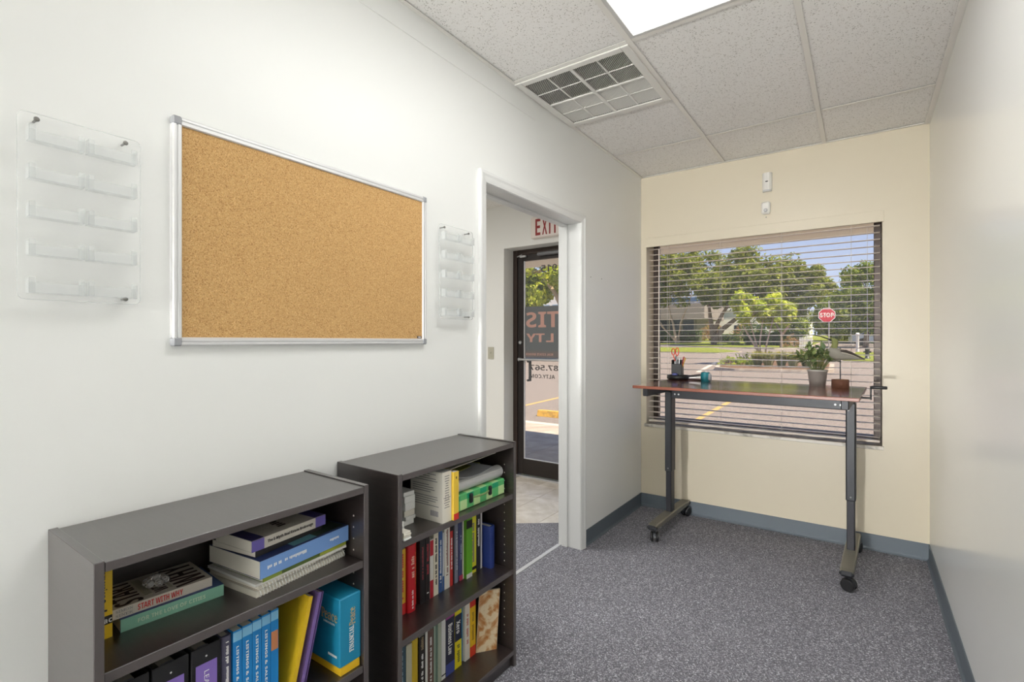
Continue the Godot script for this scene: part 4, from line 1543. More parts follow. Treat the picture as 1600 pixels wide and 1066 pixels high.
# ------------------------------------------------------------------ desk
func desk():
	var top = 1.01
	var d = thing("standing_desk", "cherry-topped crank desk on charcoal legs with casters in front of the window", "desk", Vector3(-0.573, 0, -3.31), -0.045)
	var st = S()
	box(st, Vector3(0, top - 0.009, 0), Vector3(1.16, 0.018, 0.74), 0.003)
	obj("table_top", st, M.cherry, d)
	st = S()
	box(st, Vector3(0, top - 0.009, 0.371), Vector3(1.155, 0.014, 0.002), 0.0005)
	obj("front_edge_band", st, M.cherry_edge, d)
	var lz = -0.11
	for s in [-1.0, 1.0]:
		var x = s * 0.517 + 0.0
		st = S()
		box(st, Vector3(x, 0.665, lz), Vector3(0.047, 0.55, 0.08), 0.006)
		obj("outer_column", st, M.charcoal, d)
		st = S()
		box(st, Vector3(x, 0.25, lz), Vector3(0.038, 0.30, 0.066), 0.004)
		obj("inner_column", st, M.charcoal_inner, d)
		st = S()
		lathe(st, [Vector2(0.005, 0), Vector2(0.005, 0.003), Vector2(0.003, 0.004)], 10, Transform3D(Basis(Vector3.RIGHT, PI / 2), Vector3(x, 0.415, lz + 0.04)))
		obj("set_screw", st, M.steel, d)
		# foot: tapering bar with rounded ends
		st = S()
		var rings = []
		for k in [[-0.33, 0.026, 0.020], [-0.31, 0.031, 0.028], [-0.1, 0.032, 0.034], [0.1, 0.032, 0.034], [0.30, 0.031, 0.028], [0.325, 0.027, 0.022]]:
			var hw = k[1]
			rings.append([Vector3(x - hw, 0.085, lz + k[0]), Vector3(x + hw, 0.085, lz + k[0]), Vector3(x + hw, 0.085 + k[2] - 0.006, lz + k[0]), Vector3(x + hw - 0.006, 0.085 + k[2], lz + k[0]), Vector3(x - hw + 0.006, 0.085 + k[2], lz + k[0]), Vector3(x - hw, 0.085 + k[2] - 0.006, lz + k[0])])
		loft(st, rings, true, false)
		var foot = obj("foot", st, M.taupe_metal, d)
		for e in [-1.0, 1.0]:
			st = S()
			box(st, Vector3(x, 0.092, lz + e * 0.318), Vector3(0.066, 0.03, 0.04), 0.012)
			obj("end_cap", st, M.charcoal, foot)
			caster(d, Vector3(x + 0.008, 0, lz + e * 0.30), (0.35 if s < 0 else 1.25) if e > 0 else -0.3)
		# support arm under the top
		st = S()
		box(st, Vector3(x, top - 0.043, 0.02), Vector3(0.034, 0.05, 0.6), 0.004)
		obj("support_arm", st, M.charcoal, d)
	st = S()
	box(st, Vector3(0, 0.925, lz + 0.03), Vector3(0.99, 0.056, 0.022), 0.004)
	var beam = obj("cross_beam", st, M.charcoal, d)
	for s in [-0.47, -0.445, 0.445, 0.47]:
		st = S()
		lathe(st, [Vector2(0.006, 0), Vector2(0.005, 0.003), Vector2(0.0, 0.0035)], 10, Transform3D(Basis(Vector3.RIGHT, PI / 2), Vector3(s, 0.925, lz + 0.041)))
		obj("bolt", st, M.alu_matte, beam)
	# pale curved cap on the right bracket
	st = S()
	var pts = []
	for k in 7:
		var a = lerpf(0.0, PI * 0.5, k / 6.0)
		pts.append(Vector3(0.53, 0.99 - 0.05 * sin(a), 0.30 + 0.006 * cos(a)))
	tube(st, pts, 0.004, 6)
	obj("bracket_cap", st, M.white_plastic, d)
	# crank at the right end
	var ck = Node3D.new()
	ck.name = "crank"
	d.add_child(ck)
	st = S()
	tube(st, [Vector3(0.5, top - 0.028, 0.03), Vector3(0.612, top - 0.028, 0.03)], 0.0055, 8)
	tube(st, [Vector3(0.612, top - 0.036, 0.03), Vector3(0.612, top + 0.036, 0.03)], 0.0042, 8)
	obj("crank_arm", st, M.black_plastic, ck)
	st = S()
	lathe(st, [Vector2(0.006, 0.0), Vector2(0.0085, 0.006), Vector2(0.0085, 0.066), Vector2(0.006, 0.07)], 10, Transform3D(Basis(Vector3.BACK, -PI / 2), Vector3(0.612, top + 0.03, 0.03)))
	obj("crank_handle", st, M.black_plastic, ck)
	desk_things(top)

func caster(parent, at, turn):
	var c = Node3D.new()
	c.name = "caster"
	c.position = at
	c.rotation.y = turn
	parent.add_child(c, true)
	for s in [-1.0, 1.0]:
		var st = S()
		lathe(st, [Vector2(0.008, -0.008), Vector2(0.028, -0.008), Vector2(0.0325, -0.004), Vector2(0.0325, 0.004), Vector2(0.028, 0.008), Vector2(0.014, 0.009), Vector2(0.008, 0.0085)], 18, Transform3D(Basis(Vector3.BACK, -PI / 2), Vector3(s * 0.017, 0.0325, 0)))
		obj("wheel", st, M.black_plastic, c)
	var st = S()
	var pts = []
	for k in 9:
		var a = PI * k / 8.0
		pts.append(Vector2(cos(a) * 0.034, 0.034 + sin(a) * 0.036))
	pts.append(Vector2(-0.026, 0.034))
	for k in 9:
		var a = PI - PI * k / 8.0
		pts.append(Vector2(cos(a) * 0.026, 0.034 + sin(a) * 0.027))
	extrude(st, pts, 0.016, Transform3D(Basis(Vector3(0, 0, 1), Vector3(0, 1, 0), Vector3(-1, 0, 0)), Vector3(0.008, 0, 0)))
	tube(st, [Vector3(0, 0.06, 0), Vector3(0, 0.09, 0)], 0.008, 8)
	tube(st, [Vector3(-0.02, 0.0325, 0), Vector3(0.02, 0.0325, 0)], 0.005, 8)
	obj("hood", st, M.charcoal, c)
	st = S()
	for k in 7:
		var a = 0.25 + 1.6 * k / 6.0
		pts[k] = Vector3(0.0275, 0.0325 + sin(a) * 0.033, cos(a) * 0.033)
	tube(st, pts.slice(0, 7), 0.0025, 5)
	obj("brake_lever", st, M.grey_plastic, c)

func desk_things(top):
	# pen holder with scissors, pens
	var ph = thing("pen_holder", "black desk organizer with a tall cup and a round base", "organizer", Vector3(-1.085, top, -3.63))
	var st = S()
	lathe(st, [Vector2(0.072, 0.0), Vector2(0.078, 0.004), Vector2(0.078, 0.026), Vector2(0.074, 0.03), Vector2(0.07, 0.027), Vector2(0.068, 0.01), Vector2(0.0, 0.01)], 28)
	obj("tray", st, M.black_plastic, ph)
	st = S()
	box(st, Vector3(-0.005, 0.085, 0), Vector3(0.066, 0.01, 0.05), 0.003)
	for e in [[Vector3(-0.038, 0.075, 0), Vector3(0.006, 0.13, 0.056)], [Vector3(0.028, 0.065, 0), Vector3(0.006, 0.11, 0.056)], [Vector3(-0.005, 0.06, 0.027), Vector3(0.066, 0.1, 0.005)], [Vector3(-0.005, 0.075, -0.027), Vector3(0.066, 0.13, 0.005)]]:
		box(st, e[0], e[1], 0.002)
	obj("cup", st, M.black_plastic, ph)
	st = S()
	box(st, Vector3(-0.01, 0.035, 0.045), Vector3(0.04, 0.02, 0.03), 0.008)
	obj("note_pad", st, flat(86, 92, 150), ph)
	var sc = thing("scissors", "scissors with an orange-red handle standing in the pen holder", "scissors", Vector3(-1.107, top + 0.1, -3.63), 0.3)
	st = S()
	for s in [-1.0, 1.0]:
		var ring = []
		for k in 15:
			var a = TAU * k / 14.0
			ring.append(Vector3(s * 0.013 + cos(a) * 0.011, 0.098 + sin(a) * 0.028 * (1.0 if s > 0 else 0.85), 0))
		tube(st, ring, 0.0038, 6, false)
		tube(st, [Vector3(s * 0.012, 0.07, 0), Vector3(0, 0.03, 0)], 0.004, 6)
	obj("handles", st, flat(206, 72, 40), sc)
	st = S()
	box(st, Vector3(0, 0.0, 0), Vector3(0.009, 0.07, 0.002), 0.0005)
	obj("blades", st, M.steel, sc)
	var pens = [["black marker with a black cap in the pen holder", -1.098, -3.62, M.black_plastic, 0.045, 0.0], ["grey pen upright in the pen holder", -1.088, -3.615, M.corner_grey, 0.04, 0.06], ["silver pen in the front of the pen holder", -1.077, -3.618, M.alu, 0.036, -0.05], ["dark red pen leaning out at the right of the pen holder", -1.06, -3.62, flat(150, 40, 44), 0.045, -0.25], ["yellow pencil leaning out at the right of the pen holder", -1.056, -3.632, flat(206, 160, 60), 0.03, -0.32]]
	for p in pens:
		var o = thing("pen", p[0], "pen", Vector3(p[1], top + 0.09, p[2]))
		o.rotation.z = p[5]
		st = S()
		lathe(st, [Vector2(0.004, -0.02), Vector2(0.0042, 0.02 + p[4] * 0.5), Vector2(0.0042, 0.035 + p[4] * 0.5)], 10)
		obj("barrel", st, p[3], o)
		st = S()
		lathe(st, [Vector2(0.0048, 0.03 + p[4] * 0.5), Vector2(0.0048, 0.05 + p[4] * 0.5), Vector2(0.002, 0.054 + p[4] * 0.5)], 10)
		obj("cap", st, p[3], o)
	# stapler
	var sp = thing("stapler", "small dark stapler with a silver channel lying beside the pen holder", "stapler", Vector3(-0.955, top, -3.6), 0.25)
	st = S()
	box(st, Vector3(0, 0.006, 0), Vector3(0.1, 0.01, 0.03), 0.003)
	obj("base", st, flat(64, 40, 44), sp)
	st = S()
	box(st, Vector3(0, 0.021, 0), Vector3(0.09, 0.009, 0.018), 0.002, Basis(Vector3.BACK, 0.08))
	obj("channel", st, M.alu, sp)
	st = S()
	box(st, Vector3(-0.004, 0.033, 0), Vector3(0.09, 0.014, 0.022), 0.005, Basis(Vector3.BACK, 0.16))
	obj("arm", st, flat(40, 32, 34), sp)
	# sharpener
	var sh = thing("pencil_sharpener", "teal and silver desk gadget between stapler and potted plant", "sharpener", Vector3(-0.872, top, -3.53), 0.3)
	st = S()
	lathe(st, [Vector2(0.028, 0.0), Vector2(0.031, 0.005), Vector2(0.031, 0.05), Vector2(0.026, 0.062), Vector2(0.012, 0.066)], 20)
	obj("shell", st, flat(16, 116, 128), sh)
	st = S()
	box(st, Vector3(0.024, 0.03, 0.012), Vector3(0.026, 0.052, 0.034), 0.008)
	obj("clear_bin", st, M.corner_grey, sh)
	st = S()
	box(st, Vector3(0.004, 0.064, 0.006), Vector3(0.02, 0.008, 0.02), 0.003)
	obj("cap", st, M.alu_matte, sh)
	plant(top)
	bird(top)

func plant(top):
	var p = thing("potted_plant", "small leafy plant in a tapered grey metal pot", "plant", Vector3(-0.224, top, -3.56))
	var st = S()
	lathe(st, [Vector2(0.04, 0.0), Vector2(0.0425, 0.002), Vector2(0.052, 0.088), Vector2(0.0555, 0.09), Vector2(0.0565, 0.096), Vector2(0.054, 0.101), Vector2(0.05, 0.1), Vector2(0.048, 0.085), Vector2(0.0, 0.083)], 28)
	obj("pot", st, M.galvanised_post, p)
	st = S()
	lathe(st, [Vector2(0.049, 0.082), Vector2(0.03, 0.088), Vector2(0.0, 0.09)], 16, Transform3D(), false)
	obj("soil", st, flat(58, 44, 34, 0.95), p)
	# three leaf shapes shared by all the leaves
	var leaf = []
	for v in 3:
		st = S()
		st.set_smooth_group(0)
		var ln = 0.036 + 0.005 * v
		var wd = 0.0085 + 0.0015 * v
		var rows = []
		for k in 6:
			var t = k / 5.0
			var w = wd * sin(PI * pow(t, 0.8)) + 0.0006
			var y = t * ln
			var z = -0.006 * t * t
			rows.append([Vector3(-w, y, z + w * 0.25), Vector3(0, y, z - w * 0.1), Vector3(w, y, z + w * 0.25)])
		for k in 5:
			for j in 2:
				poly(st, [rows[k][j], rows[k][j + 1], rows[k + 1][j + 1]], Vector3(0, 0, 1))
				poly(st, [rows[k][j], rows[k + 1][j + 1], rows[k + 1][j]], Vector3(0, 0, 1))
		leaf.append(mesh_of(st))
	var greens = []
	for c in [c8(92, 112, 74), c8(70, 92, 56), c8(118, 134, 84), c8(136, 150, 92)]:
		var m = mat("plant_leaf_%d" % greens.size(), c, 0.42)
		m.backlight_enabled = true
		m.backlight = Color(0.35, 0.42, 0.2)
		greens.append(m)
	st = S()
	var tips = []
	for k in 34:
		var a = TAU * k * 0.382
		var out = 0.03 + 0.092 * sqrt(rng.randf())
		var hh = 0.095 + (0.13 - out) * 0.85 + rng.randf_range(-0.015, 0.025)
		var b0 = Vector3(cos(a) * 0.02, 0.085, sin(a) * 0.02)
		var tip = Vector3(cos(a) * out, 0.085 + maxf(0.03, hh * 0.9), sin(a) * out * 0.85)
		var md = b0.lerp(tip, 0.5) + Vector3(0, 0.02, 0)
		tube(st, [b0, md, tip], [0.0018, 0.0015, 0.001], 5)
		tips.append([b0, md, tip])
	obj("stems", st, flat(104, 116, 70), p)
	for tp in tips:
		for k in 6:
			var t = 0.4 + 0.6 * k / 5.0
			var q = tp[1].lerp(tp[2], (t - 0.4) / 0.6)
			var dir = (tp[2] - tp[1]).normalized()
			var az = rng.randf() * TAU
			var f = frame_of(dir)
			var y = (dir * 0.75 + (f.x * cos(az) + f.y * sin(az)) * 0.8).normalized()
			var z = (Vector3.UP + Vector3(rng.randfn(), 0, rng.randfn()) * 0.25)
			z = (z - y * z.dot(y)).normalized()
			put("leaf", leaf[rng.randi() % 3], greens[rng.randi() % 4], p, Transform3D(Basis(y.cross(z), y, z), q))

func bird(top):
	var b = thing("wooden_bird", "carved grey shorebird with a long curved bill on a wood block", "ornament", Vector3(-0.106, top, -3.5), 0.25)
	var st = S()
	lathe(st, [Vector2(0.043, 0.0), Vector2(0.0445, 0.003), Vector2(0.044, 0.046), Vector2(0.042, 0.049), Vector2(0.0, 0.05)], 22)
	var blk = obj("base_block", st, flat(92, 56, 38, 0.8), b)
	st = S()
	lathe(st, [Vector2(0.0, 0.0505), Vector2(0.042, 0.0497)], 22, Transform3D(), false)
	obj("cut_face", st, flat(172, 134, 100, 0.8), blk)
	st = S()
	tube(st, [Vector3(0, 0.048, 0), Vector3(0, 0.18, 0)], 0.0032, 8)
	obj("rod", st, M.charcoal, b)
	# body sections from breast to tail: x, y centre, half height, half width
	st = S()
	var secs = [[-0.062, 0.216, 0.006, 0.005], [-0.058, 0.214, 0.018, 0.014], [-0.045, 0.208, 0.032, 0.024], [-0.025, 0.201, 0.037, 0.03], [0.0, 0.196, 0.034, 0.031], [0.03, 0.19, 0.027, 0.027], [0.06, 0.183, 0.019, 0.02], [0.085, 0.176, 0.011, 0.012], [0.105, 0.171, 0.005, 0.007], [0.125, 0.166, 0.002, 0.004]]
	var rings = []
	for s in secs:
		var r = []
		for k in 14:
			var a = TAU * k / 14.0
			r.append(Vector3(s[0], s[1] + sin(a) * s[2], cos(a) * s[3]))
		rings.append(r)
	loft(st, rings)
	obj("body", st, flat(134, 130, 120, 0.7), b)
	st = S()
	secs = [[-0.038, 0.214, 0.021], [-0.033, 0.235, 0.018], [-0.027, 0.252, 0.0165], [-0.026, 0.268, 0.017], [-0.029, 0.281, 0.0165], [-0.036, 0.291, 0.012], [-0.042, 0.296, 0.005]]
	rings = []
	for s in secs:
		var r = []
		for k in 12:
			var a = TAU * k / 12.0
			r.append(Vector3(s[0] + cos(a) * s[2], s[1], sin(a) * s[2] * 0.8))
		rings.append(r)
	loft(st, rings)
	obj("head", st, flat(112, 116, 66, 0.7), b)
	st = S()
	tube(st, [Vector3(-0.045, 0.279, 0), Vector3(-0.075, 0.293, 0), Vector3(-0.105, 0.305, 0), Vector3(-0.135, 0.311, 0), Vector3(-0.158, 0.309, 0)], [0.0045, 0.0036, 0.003, 0.0024, 0.0012], 8)
	obj("bill", st, M.charcoal_inner, b)
	for s in [-1.0, 1.0]:
		st = S()
		var w = []
		for q in [[-0.005, 0.218, 0.026], [0.02, 0.217, 0.026], [0.05, 0.204, 0.022], [0.085, 0.186, 0.013], [0.118, 0.171, 0.006]]:
			w.append(Vector3(q[0], q[1], s * q[2]))
		tube(st, w, [0.004, 0.008, 0.008, 0.006, 0.002], 7)
		obj("wing", st, flat(66, 58, 52, 0.7), b)
		st = S()
		var e = []
		for q in [[0.0, 0.207, 0.029], [0.03, 0.202, 0.027], [0.06, 0.191, 0.021], [0.09, 0.178, 0.012]]:
			e.append(Vector3(q[0], q[1], s * q[2]))
		tube(st, e, 0.002, 5)
		obj("wing_stripe", st, flat(206, 200, 184, 0.7), b)

# ------------------------------------------------------------------ bookcases
func bookcase(label, za, zb, top, xf, shelves, low):
	# za > zb are the outer faces; local origin at the middle of the base, against the wall
	var zc = (za + zb) * 0.5
	var hw = (za - zb) * 0.5
	var xb = XL + 0.002
	var dp = xf - xb
	var c = thing("bookcase", label, "bookcase", Vector3(xb, 0, zc), 0.0, "dark laminate bookcases")
	var th = 0.016
	for s in [1.0, -1.0]:
		var st = S()
		box(st, Vector3(dp * 0.5, (top + 0.003) * 0.5, s * (hw - th * 0.5)), Vector3(dp, top + 0.003, th), 0.001)
		var sp = obj("side_panel", st, M.laminate, c)
		st = S()
		box(st, Vector3(dp + 0.0004, (top + 0.003) * 0.5, s * (hw - th * 0.5)), Vector3(0.0012, top + 0.002, th - 0.001), 0.0003)
		obj("edge_band", st, M.laminate_edge, sp)
		# rows of shelf pin holes with pale rims
		st = S()
		for x in [0.045, dp - 0.045]:
			var y = 0.12
			while y < top - 0.06:
				lathe(st, [Vector2(0.0028, 0.0), Vector2(0.002, 0.0012)], 6, Transform3D(Basis(Vector3.RIGHT, -PI / 2 * s), Vector3(x, y, s * (hw - th))))
				y += 0.032
		obj("pin_holes", st, M.pin, sp).set_meta("kind", "stuff")
	var boards = [["top_panel", top, 0.018]]
	for y in shelves:
		boards.append(["shelf", y, 0.02])
	boards.append(["bottom_panel", low, 0.018])
	for b in boards:
		var back = 0.006 if b[0] != "top_panel" else 0.0
		var front = dp - (0.0 if b[0] != "shelf" else 0.004)
		var st = S()
		box(st, Vector3((back + front) * 0.5, b[1] - b[2] * 0.5, 0), Vector3(front - back, b[2], 2 * hw - 2 * th - 0.0006), 0.001)
		var o = obj(b[0], st, M.laminate, c)
		st = S()
		box(st, Vector3(front + 0.0004, b[1] - b[2] * 0.5, 0), Vector3(0.0012, b[2] - 0.001, 2 * hw - 2 * th - 0.002), 0.0003)
		obj("edge_band", st, M.laminate_edge, o)
	var st = S()
	box(st, Vector3(0.003, (top - 0.018 + low) * 0.5, 0), Vector3(0.005, top - 0.018 - low + 0.012, 2 * hw - 0.034))
	obj("back_panel", st, M.laminate, c)
	st = S()
	box(st, Vector3(dp - 0.02, (low - 0.018) * 0.5, 0), Vector3(0.014, low - 0.019, 2 * hw - 2 * th - 0.001))
	obj("kick_board", st, M.laminate, c)
	return c

const READABLE := ["Xero", "Business Law", "LISTINGS & SALES IN", "The E-Myth Real Estate Brokerage"]

func print_marks(b, mid, ln, high, ink):
	# a line of print too small or blurred to read: short strokes in groups
	var st = S()
	var y = mid + ln * 0.5
	var step = maxf(high * 0.5, 0.0018)
	while y > mid - ln * 0.5 + step:
		if rng.randf() < 0.82:
			var hh = high * rng.randf_range(0.6, 1.0)
			bmm(st, Vector3(0, y - step * 0.72, -high * 0.5), Vector3(0.0007, y, -high * 0.5 + hh))
		y -= step
	obj("printed_line", st, ink, b).set_meta("kind", "stuff")

func book(label, at, t, h, d, cover, o = {}):
	# spine at local x 0 facing +x, thickness along z, height along y
	var called = o.get("called", "book")
	var b = thing(called, label, o.get("category", "book"), at, 0.0, o.get("group", ""))
	if o.has("lean"):
		b.rotation.x = o.lean
	if o.has("flat"):
		b.basis = Basis(Vector3.UP, o.flat) * Basis(Vector3.RIGHT, PI / 2)
	var hard = o.get("hard", false)
	var bt = 0.0025 if hard else 0.0009
	var ov = 0.004 if hard else 0.0005
	var bulge = minf(t * 0.25, 0.006) if hard else 0.0
	var hz = t * 0.5
	var pg = [Vector2(-d, hz), Vector2(-bulge, hz)]
	if hard:
		for k in range(1, 6):
			var a = PI * k / 6.0
			pg.append(Vector2(-bulge + sin(a) * bulge, cos(a) * hz))
	pg += [Vector2(-bulge, -hz), Vector2(-d, -hz), Vector2(-d, -hz + bt), Vector2(-bulge - bt, -hz + bt), Vector2(-bulge - bt, hz - bt), Vector2(-d, hz - bt)]
	var st = S()
	# local (x, y) of the outline -> (x, z), drawn up along y
	extrude(st, pg, h, Transform3D(Basis(Vector3(1, 0, 0), Vector3(0, 0, -1), Vector3(0, 1, 0)), Vector3.ZERO))
	obj("cover", st, cover, b)
	st = S()
	bmm(st, Vector3(-d + ov, ov, -hz + bt), Vector3(-bulge - bt, h - ov, hz - bt))
	obj("pages", st, M.paper if not o.get("white", false) else M.paper_white, b)
	for band in o.get("bands", []):
		st = S()
		bmm(st, Vector3(-0.001, band[0] * h, -hz * 0.985), Vector3(0.0005, band[1] * h, hz * 0.985))
		obj("spine_band", st, band[2], b)
	for tx in o.get("text", []):
		# [words, centre (share of height), length share, letter height share of t, ink]
		if tx[0] in READABLE:
			letters(b, tx[0], Vector3(0.0007, tx[1] * h, 0), Vector3.DOWN, Vector3.FORWARD, t * tx[3], tx[4], h * tx[2], "Droid Sans", 700, "title", tx.size() > 5)
		else:
			print_marks(b, tx[1] * h, h * tx[2], t * tx[3], tx[4])
	return b

func bookcase_things():
	bookcase("dark bookcase on the left under the cork board", -0.302, -0.912, 0.881, -1.13, [0.676, 0.385], 0.066)
	bookcase("dark bookcase on the right beside the doorway", -1.016, -1.63, 0.884, -1.125, [0.682, 0.385], 0.066)
	left_case_top()
	left_case_middle()
	right_case_top()
	right_case_middle()
	right_case_bottom()

func left_case_top():
	var y = 0.676
	var yb = book("yellow computer guide with a black band standing at the far left of the left bookcase", Vector3(-1.265, y, -0.346), 0.046, 0.145, 0.11, flat(238, 196, 32), {"white": true, "bands": [[0.2, 0.32, M.ink_black]]})
	letters(yb, "immersion", Vector3(0.0007, 0.115, -0.008), Vector3.DOWN, Vector3.FORWARD, 0.012, M.ink_black, 0.06, "Droid Sans", 700, "title")
	letters(yb, "Mac", Vector3(0.0009, 0.0375, -0.009), Vector3.FORWARD, Vector3.UP, 0.011, M.ink_white, 0.026, "Droid Sans", 700, "title", true)
	var st = S()
	lathe(st, [Vector2(0.004, 0), Vector2(0.004, 0.0005)], 10, Transform3D(Basis(Vector3.BACK, -PI / 2), Vector3(0.0003, 0.078, -0.008)))
	bmm(st, Vector3(0, 0.056, -0.014), Vector3(0.0008, 0.0595, -0.002))
	obj("printed_mark", st, M.ink_black, yb)
	# two books lying flat
	var gb = book("mint-spined blue book lying flat under the white paperback", Vector3(-1.252, y + 0.0135, -0.582), 0.027, 0.2, 0.145, flat(60, 84, 132), {"flat": -0.07, "hard": false})
	st = S()
	bmm(st, Vector3(-0.0005, 0.0005, -0.0132), Vector3(0.0007, 0.1995, 0.0132))
	obj("spine_strip", st, flat(136, 190, 166), gb)
	letters(gb, "FOR THE LOVE OF CITIES", Vector3(0.0011, 0.105, 0), Vector3.DOWN, Vector3.FORWARD, 0.0085, flat(206, 226, 200), 0.13, "Droid Sans", 700, "title", true)
	var wb = book("white paperback with big dark cover letters lying on the blue book", Vector3(-1.266, y + 0.0375, -0.562), 0.021, 0.19, 0.135, flat(206, 198, 186), {"flat": -0.05})
	letters(wb, "START WITH WHY", Vector3(0.0007, 0.104, 0), Vector3.DOWN, Vector3.FORWARD, 0.0125, M.ink_red, 0.085, "Droid Sans", 700, "title", true)
	letters(wb, "SIMON", Vector3(0.0007, 0.17, -0.0045), Vector3.DOWN, Vector3.FORWARD, 0.005, M.ink_grey, 0.03, "Droid Serif", 400, "author", true)
	letters(wb, "SINEK", Vector3(0.0007, 0.17, 0.0045), Vector3.DOWN, Vector3.FORWARD, 0.005, M.ink_grey, 0.03, "Droid Serif", 400, "author", true)
	var row = 0
	for w in [["START", 0.158, 0.05, 0.125], ["WITH", 0.096, 0.026, 0.06], ["WHY", 0.04, 0.062, 0.125]]:
		letters(wb, w[0], Vector3(-0.0675 + (0.0 if row != 1 else 0.02), w[1], -0.0107), Vector3.LEFT, Vector3.UP, w[2], M.ink_brown, w[3], "Droid Sans", 700, "cover_lettering", true)
		row += 1
	for e in [[0.113, 0.128], [0.074, 0.08]]:
		st = S()
		bmm(st, Vector3(-0.122, e[0], -0.0108), Vector3(-0.02, e[1], -0.0104))
		obj("cover_panel", st, flat(176, 172, 154), wb)
	# crystal cluster on the white paperback
	var cr = thing("crystal_ornament", "clear faceted glass ornament lying on the white paperback", "ornament", Vector3(-1.325, y + 0.0485, -0.468))
	var g = mat("crystal", Color(0.98, 0.97, 0.97, 0.1), 0.02)
	g.refraction_enabled = true
	g.refraction_scale = 0.05
	for k in 7:
		st = S()
		var a = TAU * k / 6.0
		var o = Vector3(cos(a) * 0.017, 0.01, sin(a) * 0.017) if k < 6 else Vector3(0, 0.018, 0)
		lathe(st, [Vector2(0.0, -0.009), Vector2(0.008, -0.004), Vector2(0.0105, 0.002), Vector2(0.006, 0.008), Vector2(0.0, 0.0095)], 6, Transform3D(Basis(Vector3(0.3, 1, 0.2).normalized(), k * 1.3), o), false)
		obj("crystal", st, g, cr)
	# the pile on the right
	var fx = -1.185
	var yaw = 0.11
	var zr = -0.888
	var py = y
	spiral("spiral notebook with white coil at the bottom of the pile", Vector3(fx - 0.012, py + 0.0075, zr), 0.015, 0.27, 0.2, flat(222, 218, 206), yaw)
	py += 0.0155
	spiral("thin spiral notebook second from the bottom of the pile", Vector3(fx - 0.016, py + 0.0055, zr + 0.004), 0.011, 0.262, 0.2, flat(196, 186, 172), yaw + 0.02)
	py += 0.0115
	book("white magazine in the middle of the pile", Vector3(fx - 0.008, py + 0.003, zr + 0.003), 0.006, 0.27, 0.205, flat(232, 230, 224), {"flat": yaw - 0.03, "white": true})
	py += 0.0062
	book("green and yellow booklet under the thick blue book", Vector3(fx - 0.012, py + 0.006, zr + 0.002), 0.012, 0.255, 0.2, flat(96, 118, 52), {"flat": yaw, "bands": [[0.0, 0.35, flat(168, 176, 62)], [0.8, 1.0, flat(150, 170, 70)]]})
	py += 0.0122
	var bb = book("thick pale blue paperback in the pile", Vector3(fx - 0.006, py + 0.0215, zr - 0.002), 0.043, 0.27, 0.205, flat(44, 58, 104), {"flat": yaw, "bands": [[0.0, 1.0, flat(118, 158, 216)]], "text": [["~", 0.72, 0.42, 0.2, M.ink_white, true], ["~", 0.18, 0.12, 0.16, M.ink_white]]})
	st = S()
	bmm(st, Vector3(-0.19, 0.005, -0.0219), Vector3(-0.01, 0.12, -0.0214))
	obj("cover_picture", st, flat(40, 52, 40), bb)
	st = S()
	bmm(st, Vector3(-0.19, 0.1, -0.0222), Vector3(-0.01, 0.17, -0.0215))
	obj("cover_picture", st, flat(96, 146, 160), bb)
	py += 0.0435
	book("black paperback under the purple and white book", Vector3(fx - 0.04, py + 0.009, zr + 0.06), 0.018, 0.205, 0.16, flat(38, 36, 36), {"flat": yaw + 0.06})
	py += 0.0182
	var em = book("white book with purple ends on top of the pile", Vector3(fx - 0.02, py + 0.0135, zr + 0.062), 0.027, 0.215, 0.145, flat(206, 200, 188), {"flat": yaw, "bands": [[0.0, 0.15, flat(104, 92, 168)], [0.85, 1.0, flat(104, 92, 168)]], "text": [["The E-Myth Real Estate Brokerage", 0.5, 0.62, 0.36, M.ink_black, true]]})
	st = S()
	bmm(st, Vector3(-0.14, 0.182, -0.0139), Vector3(-0.002, 0.214, -0.0134))
	obj("cover_band", st, flat(70, 62, 118), em)
	st = S()
	bmm(st, Vector3(-0.14, 0.001, -0.0139), Vector3(-0.002, 0.033, -0.0134))
	obj("cover_band", st, flat(70, 62, 118), em)
	st = S()
	for k in 5:
		bmm(st, Vector3(-0.03 - 0.012 * k, 0.1, -0.0139), Vector3(-0.037 - 0.012 * k, 0.122 - 0.004 * (k % 2), -0.0135))
	obj("cover_print", st, M.ink_brown, em).set_meta("kind", "stuff")

func spiral(label, at, t, ln, d, cover, yaw):
	var b = thing("spiral_notebook", label, "notebook", at)
	b.basis = Basis(Vector3.UP, yaw) * Basis(Vector3.RIGHT, PI / 2)
	var st = S()
	bmm(st, Vector3(-d, 0, -t * 0.5), Vector3(-0.006, ln, -t * 0.5 + 0.001))
	bmm(st, Vector3(-d, 0, t * 0.5 - 0.001), Vector3(-0.006, ln, t * 0.5))
	obj("cover", st, cover, b)
	st = S()
	bmm(st, Vector3(-d + 0.002, 0.002, -t * 0.5 + 0.001), Vector3(-0.008, ln - 0.002, t * 0.5 - 0.001))
	obj("pages", st, M.paper, b)
	st = S()
	var y = 0.006
	while y < ln - 0.004:
		var ring = []
		for k in 9:
			var a = TAU * k / 8.0
			ring.append(Vector3(-0.006 + cos(a) * 0.0065, y + 0.0012 * k / 8.0, sin(a) * (t * 0.5 + 0.0002)))
		tube(st, ring, 0.0011, 4, false)
		y += 0.0085
	obj("coil", st, M.ink_white, b).set_meta("kind", "stuff")

